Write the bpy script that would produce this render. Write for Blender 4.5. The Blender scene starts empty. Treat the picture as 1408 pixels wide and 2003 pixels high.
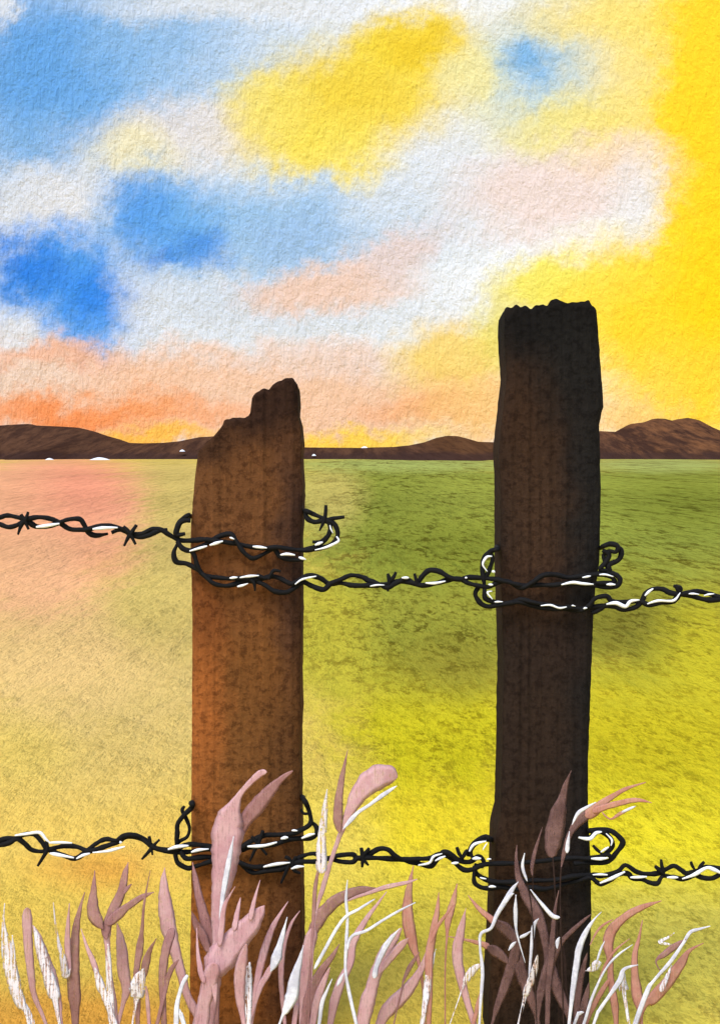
import bpy, bmesh, math, random
from mathutils import Vector, Matrix, noise as mnoise

random.seed(7)
R = math.radians
scene = bpy.context.scene
col = scene.collection

# ------------------------------------------------------------------ camera
# the camera stands about a metre above the field, three metres from the fence
F = 3245.0                 # focal length in photograph pixels (2003 px tall)
CX, CY = 704.0, 889.0      # where the level line of sight falls in the photograph
H = 1.04                   # eye height
W_PX, H_PX = 1408.0, 2003.0
FENCE = 3.0
S = FENCE / F              # metres per photograph pixel at the fence


def at(px, py, d):
    """a point of the photograph, put at d metres from the eye"""
    return Vector(((px - CX) * d / F, d, H - (py - CY) * d / F))


cam_d = bpy.data.cameras.new('camera')
cam = bpy.data.objects.new('camera', cam_d)
col.objects.link(cam)
cam.location = (0, 0, H)
cam.rotation_euler = (R(90), 0, 0)
cam_d.sensor_fit = 'VERTICAL'
cam_d.sensor_height = 36.0
cam_d.lens = F / H_PX * 36.0
cam_d.shift_y = -(H_PX / 2 - CY) / H_PX
cam_d.clip_start = 0.05
cam_d.clip_end = 5000
scene.camera = cam

# ------------------------------------------------------------------ light
SUN_EL, SUN_AZ = R(52), R(-28)       # behind the eye, a little to the left
sd = bpy.data.lights.new('sun', 'SUN')
sd.energy = 1.5
sd.angle = R(28)
sd.color = (1.0, 0.965, 0.915)
sun = bpy.data.objects.new('sun', sd)
col.objects.link(sun)
sdir = Vector((math.sin(SUN_AZ) * math.cos(SUN_EL), -math.cos(SUN_AZ) * math.cos(SUN_EL), math.sin(SUN_EL)))
sun.rotation_euler = sdir.to_track_quat('Z', 'Y').to_euler()
world = bpy.data.worlds.new('World')
scene.world = world
world.use_nodes = True
wn = world.node_tree
bg = next(n for n in wn.nodes if n.type == 'BACKGROUND')
sky = wn.nodes.new('ShaderNodeTexSky')
sky.sky_type = 'NISHITA'
sky.sun_disc = False
sky.sun_elevation = SUN_EL
sky.sun_rotation = math.atan2(sdir.x, sdir.y)
wn.links.new(sky.outputs[0], bg.inputs[0])
bg.inputs[1].default_value = 0.13
scene.view_settings.view_transform = 'Standard'
scene.view_settings.look = 'None'
scene.view_settings.gamma = 1
scene.view_settings.exposure = 0.95

# ------------------------------------------------------------------ colours
E_SKY, E_GROUND, E_POST, E_BLADE, E_HILL = 1.12, 0.78, 1.15, 1.08, 1.2


def lin(c):
    c /= 255.0
    return c / 12.92 if c <= 0.04045 else ((c + 0.055) / 1.055) ** 2.4


def lit(rgb, e=1.0):
    return tuple(min(0.93, lin(c) / e) for c in rgb) + (1.0,)


# ------------------------------------------------------------------ node helper
class NT:
    def __init__(self, name, rough=0.9, spec=0.15):
        self.m = bpy.data.materials.new(name)
        self.m.use_nodes = True
        self.t = self.m.node_tree
        self.b = next(n for n in self.t.nodes if n.type == 'BSDF_PRINCIPLED')
        self.b.inputs['Roughness'].default_value = rough
        self.b.inputs['Specular IOR Level'].default_value = spec

    def n(self, kind, **kw):
        nd = self.t.nodes.new('ShaderNode' + kind)
        for k, v in kw.items():
            setattr(nd, k, v)
        return nd

    def put(self, sock, v):
        if hasattr(v, 'is_linked') or isinstance(v, bpy.types.NodeSocket):
            self.t.links.new(v, sock)
        else:
            sock.default_value = v

    def math(self, op, a, b=None, clamp=False):
        nd = self.n('Math', operation=op, use_clamp=clamp)
        self.put(nd.inputs[0], a)
        if b is not None:
            self.put(nd.inputs[1], b)
        return nd.outputs[0]

    def vmath(self, op, a, b=None, scale=None):
        nd = self.n('VectorMath', operation=op)
        self.put(nd.inputs[0], a)
        if b is not None:
            self.put(nd.inputs[1], b)
        if scale is not None:
            self.put(nd.inputs['Scale'], scale)
        return nd.outputs['Value'] if op == 'LENGTH' else nd.outputs[0]

    def noise(self, vec, scale, detail=4, rough=0.55, color=False, kind=None):
        nd = self.n('TexNoise')
        nd.noise_dimensions = '3D'
        if kind:
            nd.noise_type = kind
        self.put(nd.inputs['Vector'], vec)
        nd.inputs['Scale'].default_value = scale
        nd.inputs['Detail'].default_value = detail
        nd.inputs['Roughness'].default_value = rough
        return nd.outputs['Color'] if color else nd.outputs['Fac']

    def rng(self, v, a, b, c=0.0, d=1.0, smooth=True):
        nd = self.n('MapRange')
        nd.interpolation_type = 'SMOOTHSTEP' if smooth else 'LINEAR'
        self.put(nd.inputs['Value'], v)
        nd.inputs['From Min'].default_value = a
        nd.inputs['From Max'].default_value = b
        nd.inputs['To Min'].default_value = c
        nd.inputs['To Max'].default_value = d
        return nd.outputs['Result']

    def mix(self, f, a, b, mode='MIX'):
        nd = self.n('Mix', data_type='RGBA', blend_type=mode)
        self.put(nd.inputs['Factor'], f)
        self.put(nd.inputs['A'], a) if False else None
        ins = [s for s in nd.inputs if s.type == 'RGBA']
        self.put(ins[0], a)
        self.put(ins[1], b)
        return [s for s in nd.outputs if s.type == 'RGBA'][0]

    def mapping(self, vec, loc=(0, 0, 0), rot=0.0, scale=(1, 1, 1), kind='POINT'):
        nd = self.n('Mapping', vector_type=kind)
        self.put(nd.inputs['Vector'], vec)
        nd.inputs['Location'].default_value = loc
        nd.inputs['Rotation'].default_value = (0, 0, rot)
        nd.inputs['Scale'].default_value = scale
        return nd.outputs[0]

    def sep(self, v):
        nd = self.n('SeparateXYZ')
        self.put(nd.inputs[0], v)
        return nd.outputs

    def comb(self, x, y, z=0.0):
        nd = self.n('CombineXYZ')
        for i, s in enumerate((x, y, z)):
            self.put(nd.inputs[i], s)
        return nd.outputs[0]

    def blob(self, base, vec, loc, rot, scale, rgba, soft, strength, extra=None):
        """one wash of pigment: an ellipse with a soft, noise-eaten edge"""
        q = self.mapping(vec, (loc[0], loc[1], 0), rot, (scale[0], scale[1], 1), 'TEXTURE')
        r = self.vmath('LENGTH', q)
        if extra is not None:
            r = self.math('ADD', r, extra)
        f = self.rng(r, 1.0 + soft, max(0.0, 1.0 - soft), 0.0, strength)
        return self.mix(f, base, rgba)

    def bump(self, h, dist, strength=1.0, prev=None):
        nd = self.n('Bump')
        nd.inputs['Strength'].default_value = strength
        nd.inputs['Distance'].default_value = dist
        self.put(nd.inputs['Height'], h)
        if prev is not None:
            self.put(nd.inputs['Normal'], prev)
        return nd.outputs[0]

    def done(self, color, normal=None):
        self.put(self.b.inputs['Base Color'], color)
        if normal is not None:
            self.put(self.b.inputs['Normal'], normal)
        return self.m


# ------------------------------------------------------------------ object helpers
def mesh_obj(name, verts, faces, mat, parent=None, loc=(0, 0, 0), smooth=True):
    me = bpy.data.meshes.new(name)
    L = Vector(loc)
    me.from_pydata([Vector(v) - L for v in verts], [], faces)
    me.materials.append(mat)
    if smooth:
        me.polygons.foreach_set('use_smooth', [True] * len(me.polygons))
    me.update()
    o = bpy.data.objects.new(name, me)
    col.objects.link(o)
    if parent is not None:
        o.parent = parent
    else:
        o.location = L
    return o


def tag(o, label=None, cat=None, group=None, kind=None):
    for k, v in (('label', label), ('category', cat), ('group', group), ('kind', kind)):
        if v:
            o[k] = v
    return o


def empty(name, loc):
    o = bpy.data.objects.new(name, None)
    o.empty_display_size = 0.05
    o.location = loc
    col.objects.link(o)
    return o


def catmull(pts, n):
    """points (any length tuples) -> smooth resampled list"""
    P = [tuple(p) for p in pts]
    if len(P) == 2:
        a, b = P
        return [tuple(a[i] + (b[i] - a[i]) * k / n for i in range(len(a))) for k in range(n + 1)]
    out = []
    for i in range(len(P) - 1):
        p0 = P[max(0, i - 1)]; p1 = P[i]; p2 = P[i + 1]; p3 = P[min(len(P) - 1, i + 2)]
        for k in range(n):
            t = k / n
            out.append(tuple(0.5 * ((2 * b) + (c - a) * t + (2 * a - 5 * b + 4 * c - d) * t * t + (3 * b - a - 3 * c + d) * t ** 3)
                             for a, b, c, d in zip(p0, p1, p2, p3)))
    out.append(P[-1])
    return out


def interp(tab, x):
    if x <= tab[0][0]:
        return tab[0][1]
    for (a, va), (b, vb) in zip(tab, tab[1:]):
        if x <= b:
            return va + (vb - va) * (x - a) / (b - a)
    return tab[-1][1]


# ------------------------------------------------------------------ SKY
SKY_R = 700.0
def build_sky():
    az = [R(-78 + 156 * i / 312) for i in range(313)]
    zs = [-3 + 600 * (j / 90) ** 1.15 for j in range(91)]
    verts, faces, uv = [], [], []
    for z in zs:
        for a in az:
            verts.append((SKY_R * math.sin(a), SKY_R * math.cos(a), z))
            uv.append((CX + F * math.tan(max(-1.3, min(1.3, a))), CY - F * (z - H) / (SKY_R * math.cos(a))))
    n = len(az)
    for j in range(len(zs) - 1):
        for i in range(n - 1):
            faces.append((j * n + i, j * n + i + 1, (j + 1) * n + i + 1, (j + 1) * n + i))
    t = NT('sky_wash', 1.0, 0.0)
    uvn = t.n('UVMap'); uvn.uv_map = 'wash'
    p0 = uvn.outputs[0]
    # wet-in-wet edges: the washes creep along the fibres
    w1 = t.vmath('SUBTRACT', t.noise(p0, 1 / 150, 3, 0.5, True), (0.5, 0.5, 0.5))
    w2 = t.vmath('SUBTRACT', t.noise(p0, 1 / 26, 5, 0.65, True), (0.5, 0.5, 0.5))
    v = t.vmath('ADD', p0, t.vmath('SCALE', w1, scale=95.0))
    w3 = t.vmath('SUBTRACT', t.noise(t.vmath('ADD', p0, (900, 400, 7)), 1 / 62, 4, 0.6, True), (0.5, 0.5, 0.5))
    v = t.vmath('ADD', v, t.vmath('SCALE', w2, scale=75.0))
    v = t.vmath('ADD', v, t.vmath('SCALE', w3, scale=60.0))
    v = t.vmath('MULTIPLY', v, (1, 1, 0))
    c = lit((240, 242, 248), E_SKY)
    B = [  # cx, cy, rx, ry, rot deg, colour, soft, strength
        # pale blue and grey veils
        (330, 150, 330, 190, -8, (176, 203, 232), .75, .8),
        (520, 460, 330, 110, -4, (176, 202, 232), .7, .85),
        (250, 620, 360, 90, 0, (196, 212, 232), .8, .6),
        (640, 610, 260, 60, 0, (205, 213, 226), .8, .6),
        (900, 300, 160, 200, 20, (205, 212, 222), .8, .5),
        # upper left blue
        (110, 150, 220, 210, 0, (132, 184, 236), .7, .95),
        (70, 130, 130, 130, 0, (98, 164, 232), .8, .8),
        (300, 70, 130, 70, 0, (140, 186, 232), .8, .6),
        (70, 285, 110, 55, 0, (132, 182, 234), .7, .6),
        (0, -10, 22, 60, 0, (236, 236, 238), .7, .8),
        (470, 10, 250, 36, 0, (226, 228, 232), .7, .8),
        # cream and rosy whites under it
        (400, 250, 210, 62, -8, (230, 224, 224), .7, .85),
        (265, 300, 80, 52, 0, (240, 231, 190), .8, .85),
        (90, 390, 180, 62, 0, (230, 230, 234), .7, .85),
        # second blue
        (450, 440, 190, 80, -5, (150, 192, 234), .7, .85),
        (315, 435, 105, 92, 0, (112, 174, 236), .6, .95),
        (275, 425, 50, 62, 0, (86, 156, 236), .7, .7),
        (385, 490, 50, 34, 20, (66, 140, 228), .98, .75),
        (310, 505, 34, 20, 0, (62, 138, 228), .7, .7),
        (590, 470, 90, 44, 0, (156, 190, 230), .8, .8),
        # third blue
        (105, 528, 128, 76, 4, (82, 158, 240), .55, .97),
        (172, 608, 86, 86, 0, (84, 160, 242), .6, .95),
        (60, 520, 60, 40, 20, (46, 128, 232), .85, .85),
        (180, 580, 56, 46, 15, (52, 134, 236), .85, .8),
        (265, 580, 40, 90, 0, (214, 220, 232), .8, .45),
        # far right blue
        (1050, 130, 120, 112, 0, (166, 200, 228), .75, .95),
        (1035, 125, 40, 40, 0, (118, 174, 224), .8, .8),
        # big yellow cloud
        (690, 190, 222, 118, -14, (240, 214, 78), .5, .97),
        (800, 80, 112, 62, -10, (240, 213, 66), .5, .95),
        (640, 300, 120, 58, 8, (243, 222, 92), .5, .92),
        (530, 195, 90, 62, 0, (243, 224, 112), .6, .8),
        (830, 85, 66, 40, 0, (234, 200, 48), .8, .7),
        (680, 180, 100, 50, 0, (236, 206, 58), .8, .6),
        (930, 150, 62, 70, 0, (238, 228, 156), .8, .8),
        # right hand yellows
        (1130, 255, 160, 62, -6, (236, 222, 128), .65, .9),
        (1290, 130, 150, 170, 0, (242, 217, 104), .7, .85),
        (1230, 30, 230, 50, 0, (244, 220, 110), .7, .8),
        (1385, 330, 105, 520, 0, (250, 212, 46), .38, .97),
        (1260, 590, 250, 130, 0, (246, 220, 66), .42, .95),
        (1050, 545, 90, 46, -6, (238, 226, 96), .6, .9),
        (1340, 690, 200, 190, 0, (250, 210, 48), .5, .95),
        (1400, 520, 70, 360, 0, (252, 208, 26), .7, .8),
        # rosy veil right of the middle
        (1090, 370, 190, 78, -10, (232, 214, 210), .55, .95),
        (1200, 300, 80, 40, -10, (240, 214, 188), .8, .7),
        (1235, 400, 60, 70, 0, (226, 224, 226), .8, .7),
        # peach cloud
        (640, 560, 150, 42, -6, (234, 200, 182), .55, .9),
        (770, 490, 90, 38, -22, (226, 204, 200), .7, .8),
        # glow over the hills
        (430, 790, 640, 98, 0, (236, 194, 164), .4, .95),
        (90, 700, 130, 26, 0, (236, 180, 146), .8, .8),
        (40, 745, 120, 26, 0, (230, 214, 202), .8, .75),
        (430, 800, 70, 50, 0, (234, 208, 192), .8, .6),
        (650, 700, 170, 34, 0, (228, 206, 198), .8, .7),
        (890, 700, 120, 66, 0, (240, 208, 110), .55, .92),
        (970, 640, 40, 70, 0, (226, 214, 96), .8, .8),
        (940, 800, 120, 62, 0, (242, 196, 122), .7, .85),
        (220, 806, 250, 30, 0, (240, 158, 98), .85, .85),
        (110, 806, 120, 20, 0, (238, 140, 76), .95, .6),
        (800, 800, 90, 24, 0, (240, 164, 108), .95, .5),
        (1240, 830, 90, 34, 0, (244, 198, 122), .8, .85),
        (290, 858, 130, 22, 0, (246, 190, 74), .7, .9),
        (690, 862, 170, 22, 0, (248, 206, 66), .7, .9),
        # what lies outside the picture
        (-500, 300, 420, 140, 10, (150, 190, 232), .6, .8),
        (-900, 700, 700, 110, 0, (236, 190, 156), .7, .8),
        (2000, 250, 420, 170, -10, (240, 218, 100), .6, .8),
        (2300, 740, 800, 110, 0, (246, 206, 90), .7, .85),
        (500, -500, 600, 200, 8, (150, 192, 234), .6, .8),
    ]
    for cx, cy, rx, ry, ro, rgb, so, st in B:
        c = t.blob(c, v, (cx, cy), R(ro), (rx, ry), lit(rgb, E_SKY), so, st)
    # pigment settling in the grain
    g = t.noise(p0, 1 / 9, 5, 0.7)
    lines = t.noise(t.mapping(p0, scale=(1 / 5.5, 1 / 42, 1)), 1.0, 3, 0.6)
    gr = t.math('ADD', t.math('MULTIPLY', g, 0.6), t.math('MULTIPLY', lines, 0.4))
    c = t.mix(t.rng(gr, .35, .68, .0, .16), c, t.mix(1.0, c, c, 'MULTIPLY'))
    # sheet relief, lit by the sun
    broad = t.noise(t.mapping(p0, rot=R(25), scale=(1 / 22, 1 / 40, 1)), 1.0, 5, 0.6)
    h = t.math('ADD', t.math('MULTIPLY', broad, 1.35), t.math('ADD', t.math('MULTIPLY', g, 0.55), t.math('MULTIPLY', lines, 0.42)))
    m = t.done(c, t.bump(h, 2.1, 0.7))
    o = mesh_obj('sky', verts, faces, m)
    lay = o.data.uv_layers.new(name='wash')
    for lp in o.data.loops:
        lay.data[lp.index].uv = uv[lp.vertex_index]
    tag(o, kind='structure')


# ------------------------------------------------------------------ FIELD
def ground_patch(cx, cy, rx, ry):
    """a patch of ground by its bearing and its distance (compressed, as distances spread out)"""
    far = (H * F / max(6.0, cy - ry - CY)) ** -0.7
    near = (H * F / (cy + ry - CY)) ** -0.7
    return ((cx - CX) / F, (far + near) / 2), (rx / F, (near - far) / 2)


def build_field():
    ys = [-12, -8, -4, -1, 1, 2] + [2.4 * 1.035 ** i for i in range(170)]
    ys = [y for y in ys if y < 760] + [760]
    n = 61
    verts, faces = [], []
    for y in ys:
        for i in range(n):
            k = (i / (n - 1) * 2 - 1)
            verts.append((760 * (0.02 * k + 0.98 * k ** 3), y, 0.0))
    for j in range(len(ys) - 1):
        for i in range(n - 1):
            faces.append((j * n + i, j * n + i + 1, (j + 1) * n + i + 1, (j + 1) * n + i))
    t = NT('field_wash', 1.0, 0.0)
    tc = t.n('TexCoord')
    P = tc.outputs['Object']
    x, y, z = t.sep(P)
    yc = t.math('MAXIMUM', y, 1.5)
    polar = t.comb(t.math('DIVIDE', x, yc), t.math('POWER', yc, -0.7))
    ly = t.math('LOGARITHM', t.math('MAXIMUM', y, 1.5), 2.0)
    # ground texture at several sizes: fine by the fence, coarser and longer towards the hills
    fine = grain = broad = spots = hh = None
    K = [1.75, 2.5, 3.3, 4.2, 5.2, 6.4, 7.8]
    for i, k in enumerate(K):
        d = 2.0 ** k
        lo = K[i - 1] if i else -9
        hi = K[i + 1] if i + 1 < len(K) else 19
        w = t.math('MULTIPLY', t.rng(ly, lo, k, 0, 1) if i else 1.0, t.rng(ly, k, hi, 1, 0) if i + 1 < len(K) else 1.0)
        px = d / F                      # metres across one photograph pixel at this distance
        st = px * (d / H) ** (0.78 - 0.045 * i)
        q = t.mapping(P, loc=(7.3 * i, 3.1 * i, 0), scale=(1 / px, 1 / st, 1))
        g = t.noise(q, 1 / 9, 5, 0.7)
        b = t.noise(q, 1 / 62, 5, 0.62)
        s = t.noise(t.vmath('ADD', q, (310, 77, 40)), 1 / 16, 6, 0.72)
        hgt = t.math('ADD', t.math('MULTIPLY', g, 0.5 * px * 10), t.math('MULTIPLY', b, 2.0 * px * 10))
        def acc(tot, val):
            val = t.math('MULTIPLY', val, w)
            return val if tot is None else t.math('ADD', tot, val)
        grain = acc(grain, g); broad = acc(broad, b); spots = acc(spots, s); hh = acc(hh, hgt)
    edge = t.math('ADD', t.math('MULTIPLY', t.math('SUBTRACT', broad, 0.5), 0.9), t.math('MULTIPLY', t.math('SUBTRACT', spots, 0.5), 0.55))
    c = lit((214, 186, 84), E_GROUND)
    B = [
        # left: golden to orange near by, tan further off
        (180, 1640, 360, 260, 0, (230, 184, 88), .5, .95),
        (250, 1450, 330, 110, 0, (218, 186, 104), .6, .85),
        (240, 1290, 330, 150, 0, (204, 174, 104), .5, .9),
        (60, 1240, 230, 130, 0, (224, 182, 116), .6, .85),
        (330, 1150, 130, 100, 0, (196, 170, 92), .6, .9),
        (120, 1820, 420, 120, 0, (230, 186, 78), .6, .8),
        (160, 1995, 460, 62, 0, (216, 146, 56), .8, .75),
        (215, 1700, 120, 36, 0, (214, 146, 58), .9, .7),
        (40, 1480, 90, 60, 0, (232, 190, 92), .8, .7),
        (330, 1680, 60, 90, 0, (226, 176, 84), .8, .7),
        # right: yellow near by
        (900, 1780, 480, 330, 0, (224, 198, 66), .5, .9),
        (1290, 1640, 250, 330, 0, (226, 202, 40), .5, .95),
        (830, 1580, 250, 120, 0, (222, 196, 40), .6, .9),
        (1290, 1880, 260, 150, 0, (230, 202, 88), .6, .85),
        (760, 1940, 330, 90, 0, (228, 190, 84), .7, .7),
        (650, 1440, 100, 150, 0, (216, 184, 88), .6, .88),
        (640, 1650, 90, 110, 0, (228, 194, 84), .8, .8),
        (860, 1420, 210, 120, 0, (196, 182, 30), .5, .95),
        (1290, 1400, 230, 160, 0, (196, 178, 34), .5, .92),
        # olive beyond
        (800, 1290, 300, 80, 0, (168, 158, 44), .6, .92),
        (900, 1180, 340, 120, 0, (148, 146, 52), .4, .95),
        (900, 1300, 110, 56, 0, (138, 128, 44), .8, .75),
        (1290, 1130, 260, 190, 0, (146, 144, 50), .5, .95),
        (640, 1240, 80, 110, 0, (186, 172, 56), .7, .85),
        (1220, 1215, 90, 70, 0, (122, 114, 40), .8, .75),
        (1390, 1270, 90, 90, 0, (196, 180, 40), .8, .8),
        (830, 1010, 300, 116, 0, (140, 146, 58), .4, .96),
        (900, 1080, 210, 70, 0, (122, 126, 40), .8, .7),
        (1300, 1000, 250, 110, 0, (140, 146, 58), .4, .96),
        (1340, 990, 110, 50, 0, (112, 118, 38), .9, .6),
        (760, 990, 90, 60, 0, (116, 122, 44), .9, .5),
        (640, 975, 66, 60, 0, (186, 168, 88), .6, .88),
        (800, 908, 230, 14, 0, (156, 164, 88), .7, .85),
        (1290, 908, 160, 14, 0, (160, 166, 92), .7, .85),
        # khaki and salmon, far left
        (340, 1120, 120, 130, 0, (200, 174, 96), .5, .9),
        (340, 1010, 150, 120, 0, (194, 168, 94), .35, .97),
        (80, 1030, 190, 138, 0, (228, 156, 116), .32, .96),
        (30, 1130, 150, 80, 0, (228, 166, 118), .7, .85),
        (170, 960, 90, 60, 0, (224, 140, 108), .9, .8),
        (210, 1090, 60, 40, 0, (222, 156, 112), .9, .6),
    ]
    for cx, cy, rx, ry, ro, rgb, so, st in B:
        loc, sc = ground_patch(cx, cy, rx, ry)
        c = t.blob(c, polar, loc, 0, sc, lit(rgb, E_GROUND), so, st, edge)
    # dark granulation gathers where the green lies
    sepc = t.n('SeparateColor'); t.put(sepc.inputs[0], c)
    green = t.rng(t.math('DIVIDE', sepc.outputs[1], t.math('MAXIMUM', sepc.outputs[0], 0.01)), 0.62, 0.98, .16, 1)
    clump = t.rng(broad, .42, .58, .38, 1)
    speck = t.math('MULTIPLY', t.rng(spots, .475, .575, 0, 1), t.math('MULTIPLY', green, clump))
    dark = t.mix(1.0, c, (.36, .31, .26, 1), 'MULTIPLY')
    c = t.mix(t.math('MULTIPLY', speck, .95), c, dark)
    c = t.mix(t.rng(grain, .40, .64, 0, .36), c, t.mix(1.0, c, (.72, .62, .5, 1), 'MULTIPLY'))
    m = t.done(c, t.bump(hh, 4.3, 0.85))
    o = mesh_obj('field', verts, faces, m)
    tag(o, kind='structure')


# ------------------------------------------------------------------ HILLS
RIDGE = [(-2600, 850), (-1500, 835), (-900, 862), (-400, 852), (-120, 838), (0, 832), (30, 830), (55, 829), (68, 832), (120, 834), (150, 836),
         (175, 842), (200, 851), (225, 858), (245, 866), (280, 867), (320, 866), (350, 863), (390, 855), (425, 853), (460, 857),
         (500, 866), (560, 873), (600, 875), (700, 876), (770, 874), (800, 871), (830, 865), (855, 856), (875, 852), (895, 853),
         (915, 858), (935, 864), (970, 865), (1000, 862), (1060, 850), (1120, 846), (1172, 843), (1210, 845), (1225, 836), (1240, 828),
         (1265, 825), (1283, 818), (1300, 819), (1316, 823), (1330, 819), (1345, 817), (1360, 820), (1385, 834), (1408, 844),
         (1470, 858), (1600, 850), (1900, 838), (2300, 856), (3000, 845), (4000, 850)]


FOOT = [(-300, 898), (0, 897.7), (80, 898.5), (170, 899.5), (260, 897.7), (390, 897.2), (600, 897.2), (700, 898), (760, 900.5), (850, 902), (900, 900.5),
        (965, 897.5), (1180, 898), (1300, 900), (1350, 898.5), (1408, 898), (1700, 899)]


def build_hills():
    D = 420.0
    pxs = []
    p = -2600
    while p < 4000:
        pxs.append(p)
        p += 5 if -80 < p < 1490 else 30
    ts = [i / 22 for i in range(23)]
    verts, faces = [], []
    for ti in ts:
        yy = D - 30 + 110 * ti
        for p in pxs:
            row = interp(RIDGE, p)
            top = H + (CY - row) * D / F
            wv = mnoise.noise(Vector((p * 0.02, ti * 5, 1.7))) * 0.25
            # steep towards the eye, the crest at the front third, a long back slope
            if ti < 0.29:
                k = math.sin(ti / 0.29 * math.pi / 2) ** 0.8
            else:
                k = 0.5 + 0.5 * math.cos((ti - 0.29) / 0.71 * math.pi)
            foot = H * F / (max(898.3, interp(FOOT, p) + 0.9 * mnoise.noise(Vector((p * .03, 9, 0)))) - CY) - (D - 30)
            zz = max(-0.4, top * k + (wv * 2.0 * k if k < 0.93 else 0)) - (0.4 if ti in (0.0, 1.0) else 0)
            verts.append(((p - CX) * D / F, yy + foot * (1 - k) ** 1.5, zz))
    n = len(pxs)
    for j in range(len(ts) - 1):
        for i in range(n - 1):
            faces.append((j * n + i, j * n + i + 1, (j + 1) * n + i + 1, (j + 1) * n + i))
    t = NT('hill_wash', 1.0, 0.0)
    P = t.n('TexCoord').outputs['Object']
    q = t.mapping(P, scale=(F / D, 0.18, F / D))
    a = t.noise(q, 1 / 26, 5, 0.7)
    g = t.noise(q, 1 / 8, 5, 0.7)
    x, y, z = t.sep(P)
    c = t.mix(t.rng(a, .38, .62), lit((70, 48, 38), E_HILL), lit((98, 68, 50), E_HILL))
    right = t.rng(x, 56, 64)
    c = t.mix(t.math('MULTIPLY', right, t.rng(a, .4, .66)), c, lit((122, 82, 54), E_HILL))
    mid = t.math('MULTIPLY', t.rng(x, 11, 20), t.rng(x, 36, 31))
    c = t.mix(t.math('MULTIPLY', mid, .5), c, lit((104, 70, 40), E_HILL))
    # a belt of darker scrub along the foot
    belt = t.rng(t.math('ADD', z, t.math('MULTIPLY', t.math('SUBTRACT', a, .5), 2.2)), .9, 1.9, .75, 0)
    c = t.mix(belt, c, lit((64, 46, 42), E_HILL))
    c = t.mix(t.rng(g, .42, .7, 0, .55), c, lit((52, 34, 28), E_HILL))
    m = t.done(c, t.bump(t.math('ADD', g, a), 0.6, 0.3))
    o = mesh_obj('hills', verts, faces, m)
    tag(o, kind='structure')


def build_paper_gaps():  # added white mounds standing in for unpainted paper gaps
    t = NT('paper_white', 0.9, 0.2)
    P = t.n('TexCoord').outputs['Object']
    g = t.noise(P, 2.0, 4)
    m = t.done(t.mix(g, (.86, .87, .9, 1), (.76, .78, .82, 1)), t.bump(g, .1, .5))
    D = 290.0
    for px, row, w, h, lab in (
            (195, 897.5, 23, 4.2, 'long low white paper gap at the foot of the leftmost hill'),
            (97, 898.0, 7, 3.0, 'small white paper gap left of the long one, under the leftmost hill'),
            (357, 881.5, 5, 3, 'tiny white paper fleck on the dark ridge just left of the broken post'),
            (614, 890, 4, 3, 'tiny white paper fleck at the ridge foot just right of the broken post'),
            (713, 875.0, 7, 2.6, 'tiny white paper fleck on the low crest midway between the two posts')):
        d = D if row > 896 else 372.0
        if row < 880:
            d = 419.0
        c = at(px, row, d)
        s = d / F
        vs, fs = [], []
        NA, NR = 20, 5
        rnd = [0.75 + 0.45 * random.random() for _ in range(NA)]
        for j in range(NR + 1):
            k = j / NR
            for i in range(NA):
                a = 2 * math.pi * i / NA
                rr = k * rnd[i]
                vs.append((c.x + w * s * rr * math.cos(a), c.y + 2.2 * rr * math.sin(a), c.z - h * s * .5 + h * s * 0.95 * math.cos(k * math.pi / 2) * (0.8 + .4 * rnd[i])))
        for j in range(NR):
            for i in range(NA):
                i2 = (i + 1) % NA
                fs.append((j * NA + i, (j + 1) * NA + i, (j + 1) * NA + i2, j * NA + i2))
        tag(mesh_obj('paper_gap', vs, fs, m, loc=c), lab, 'paper gap stand-in', 'white paper gaps along the hills')


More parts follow.
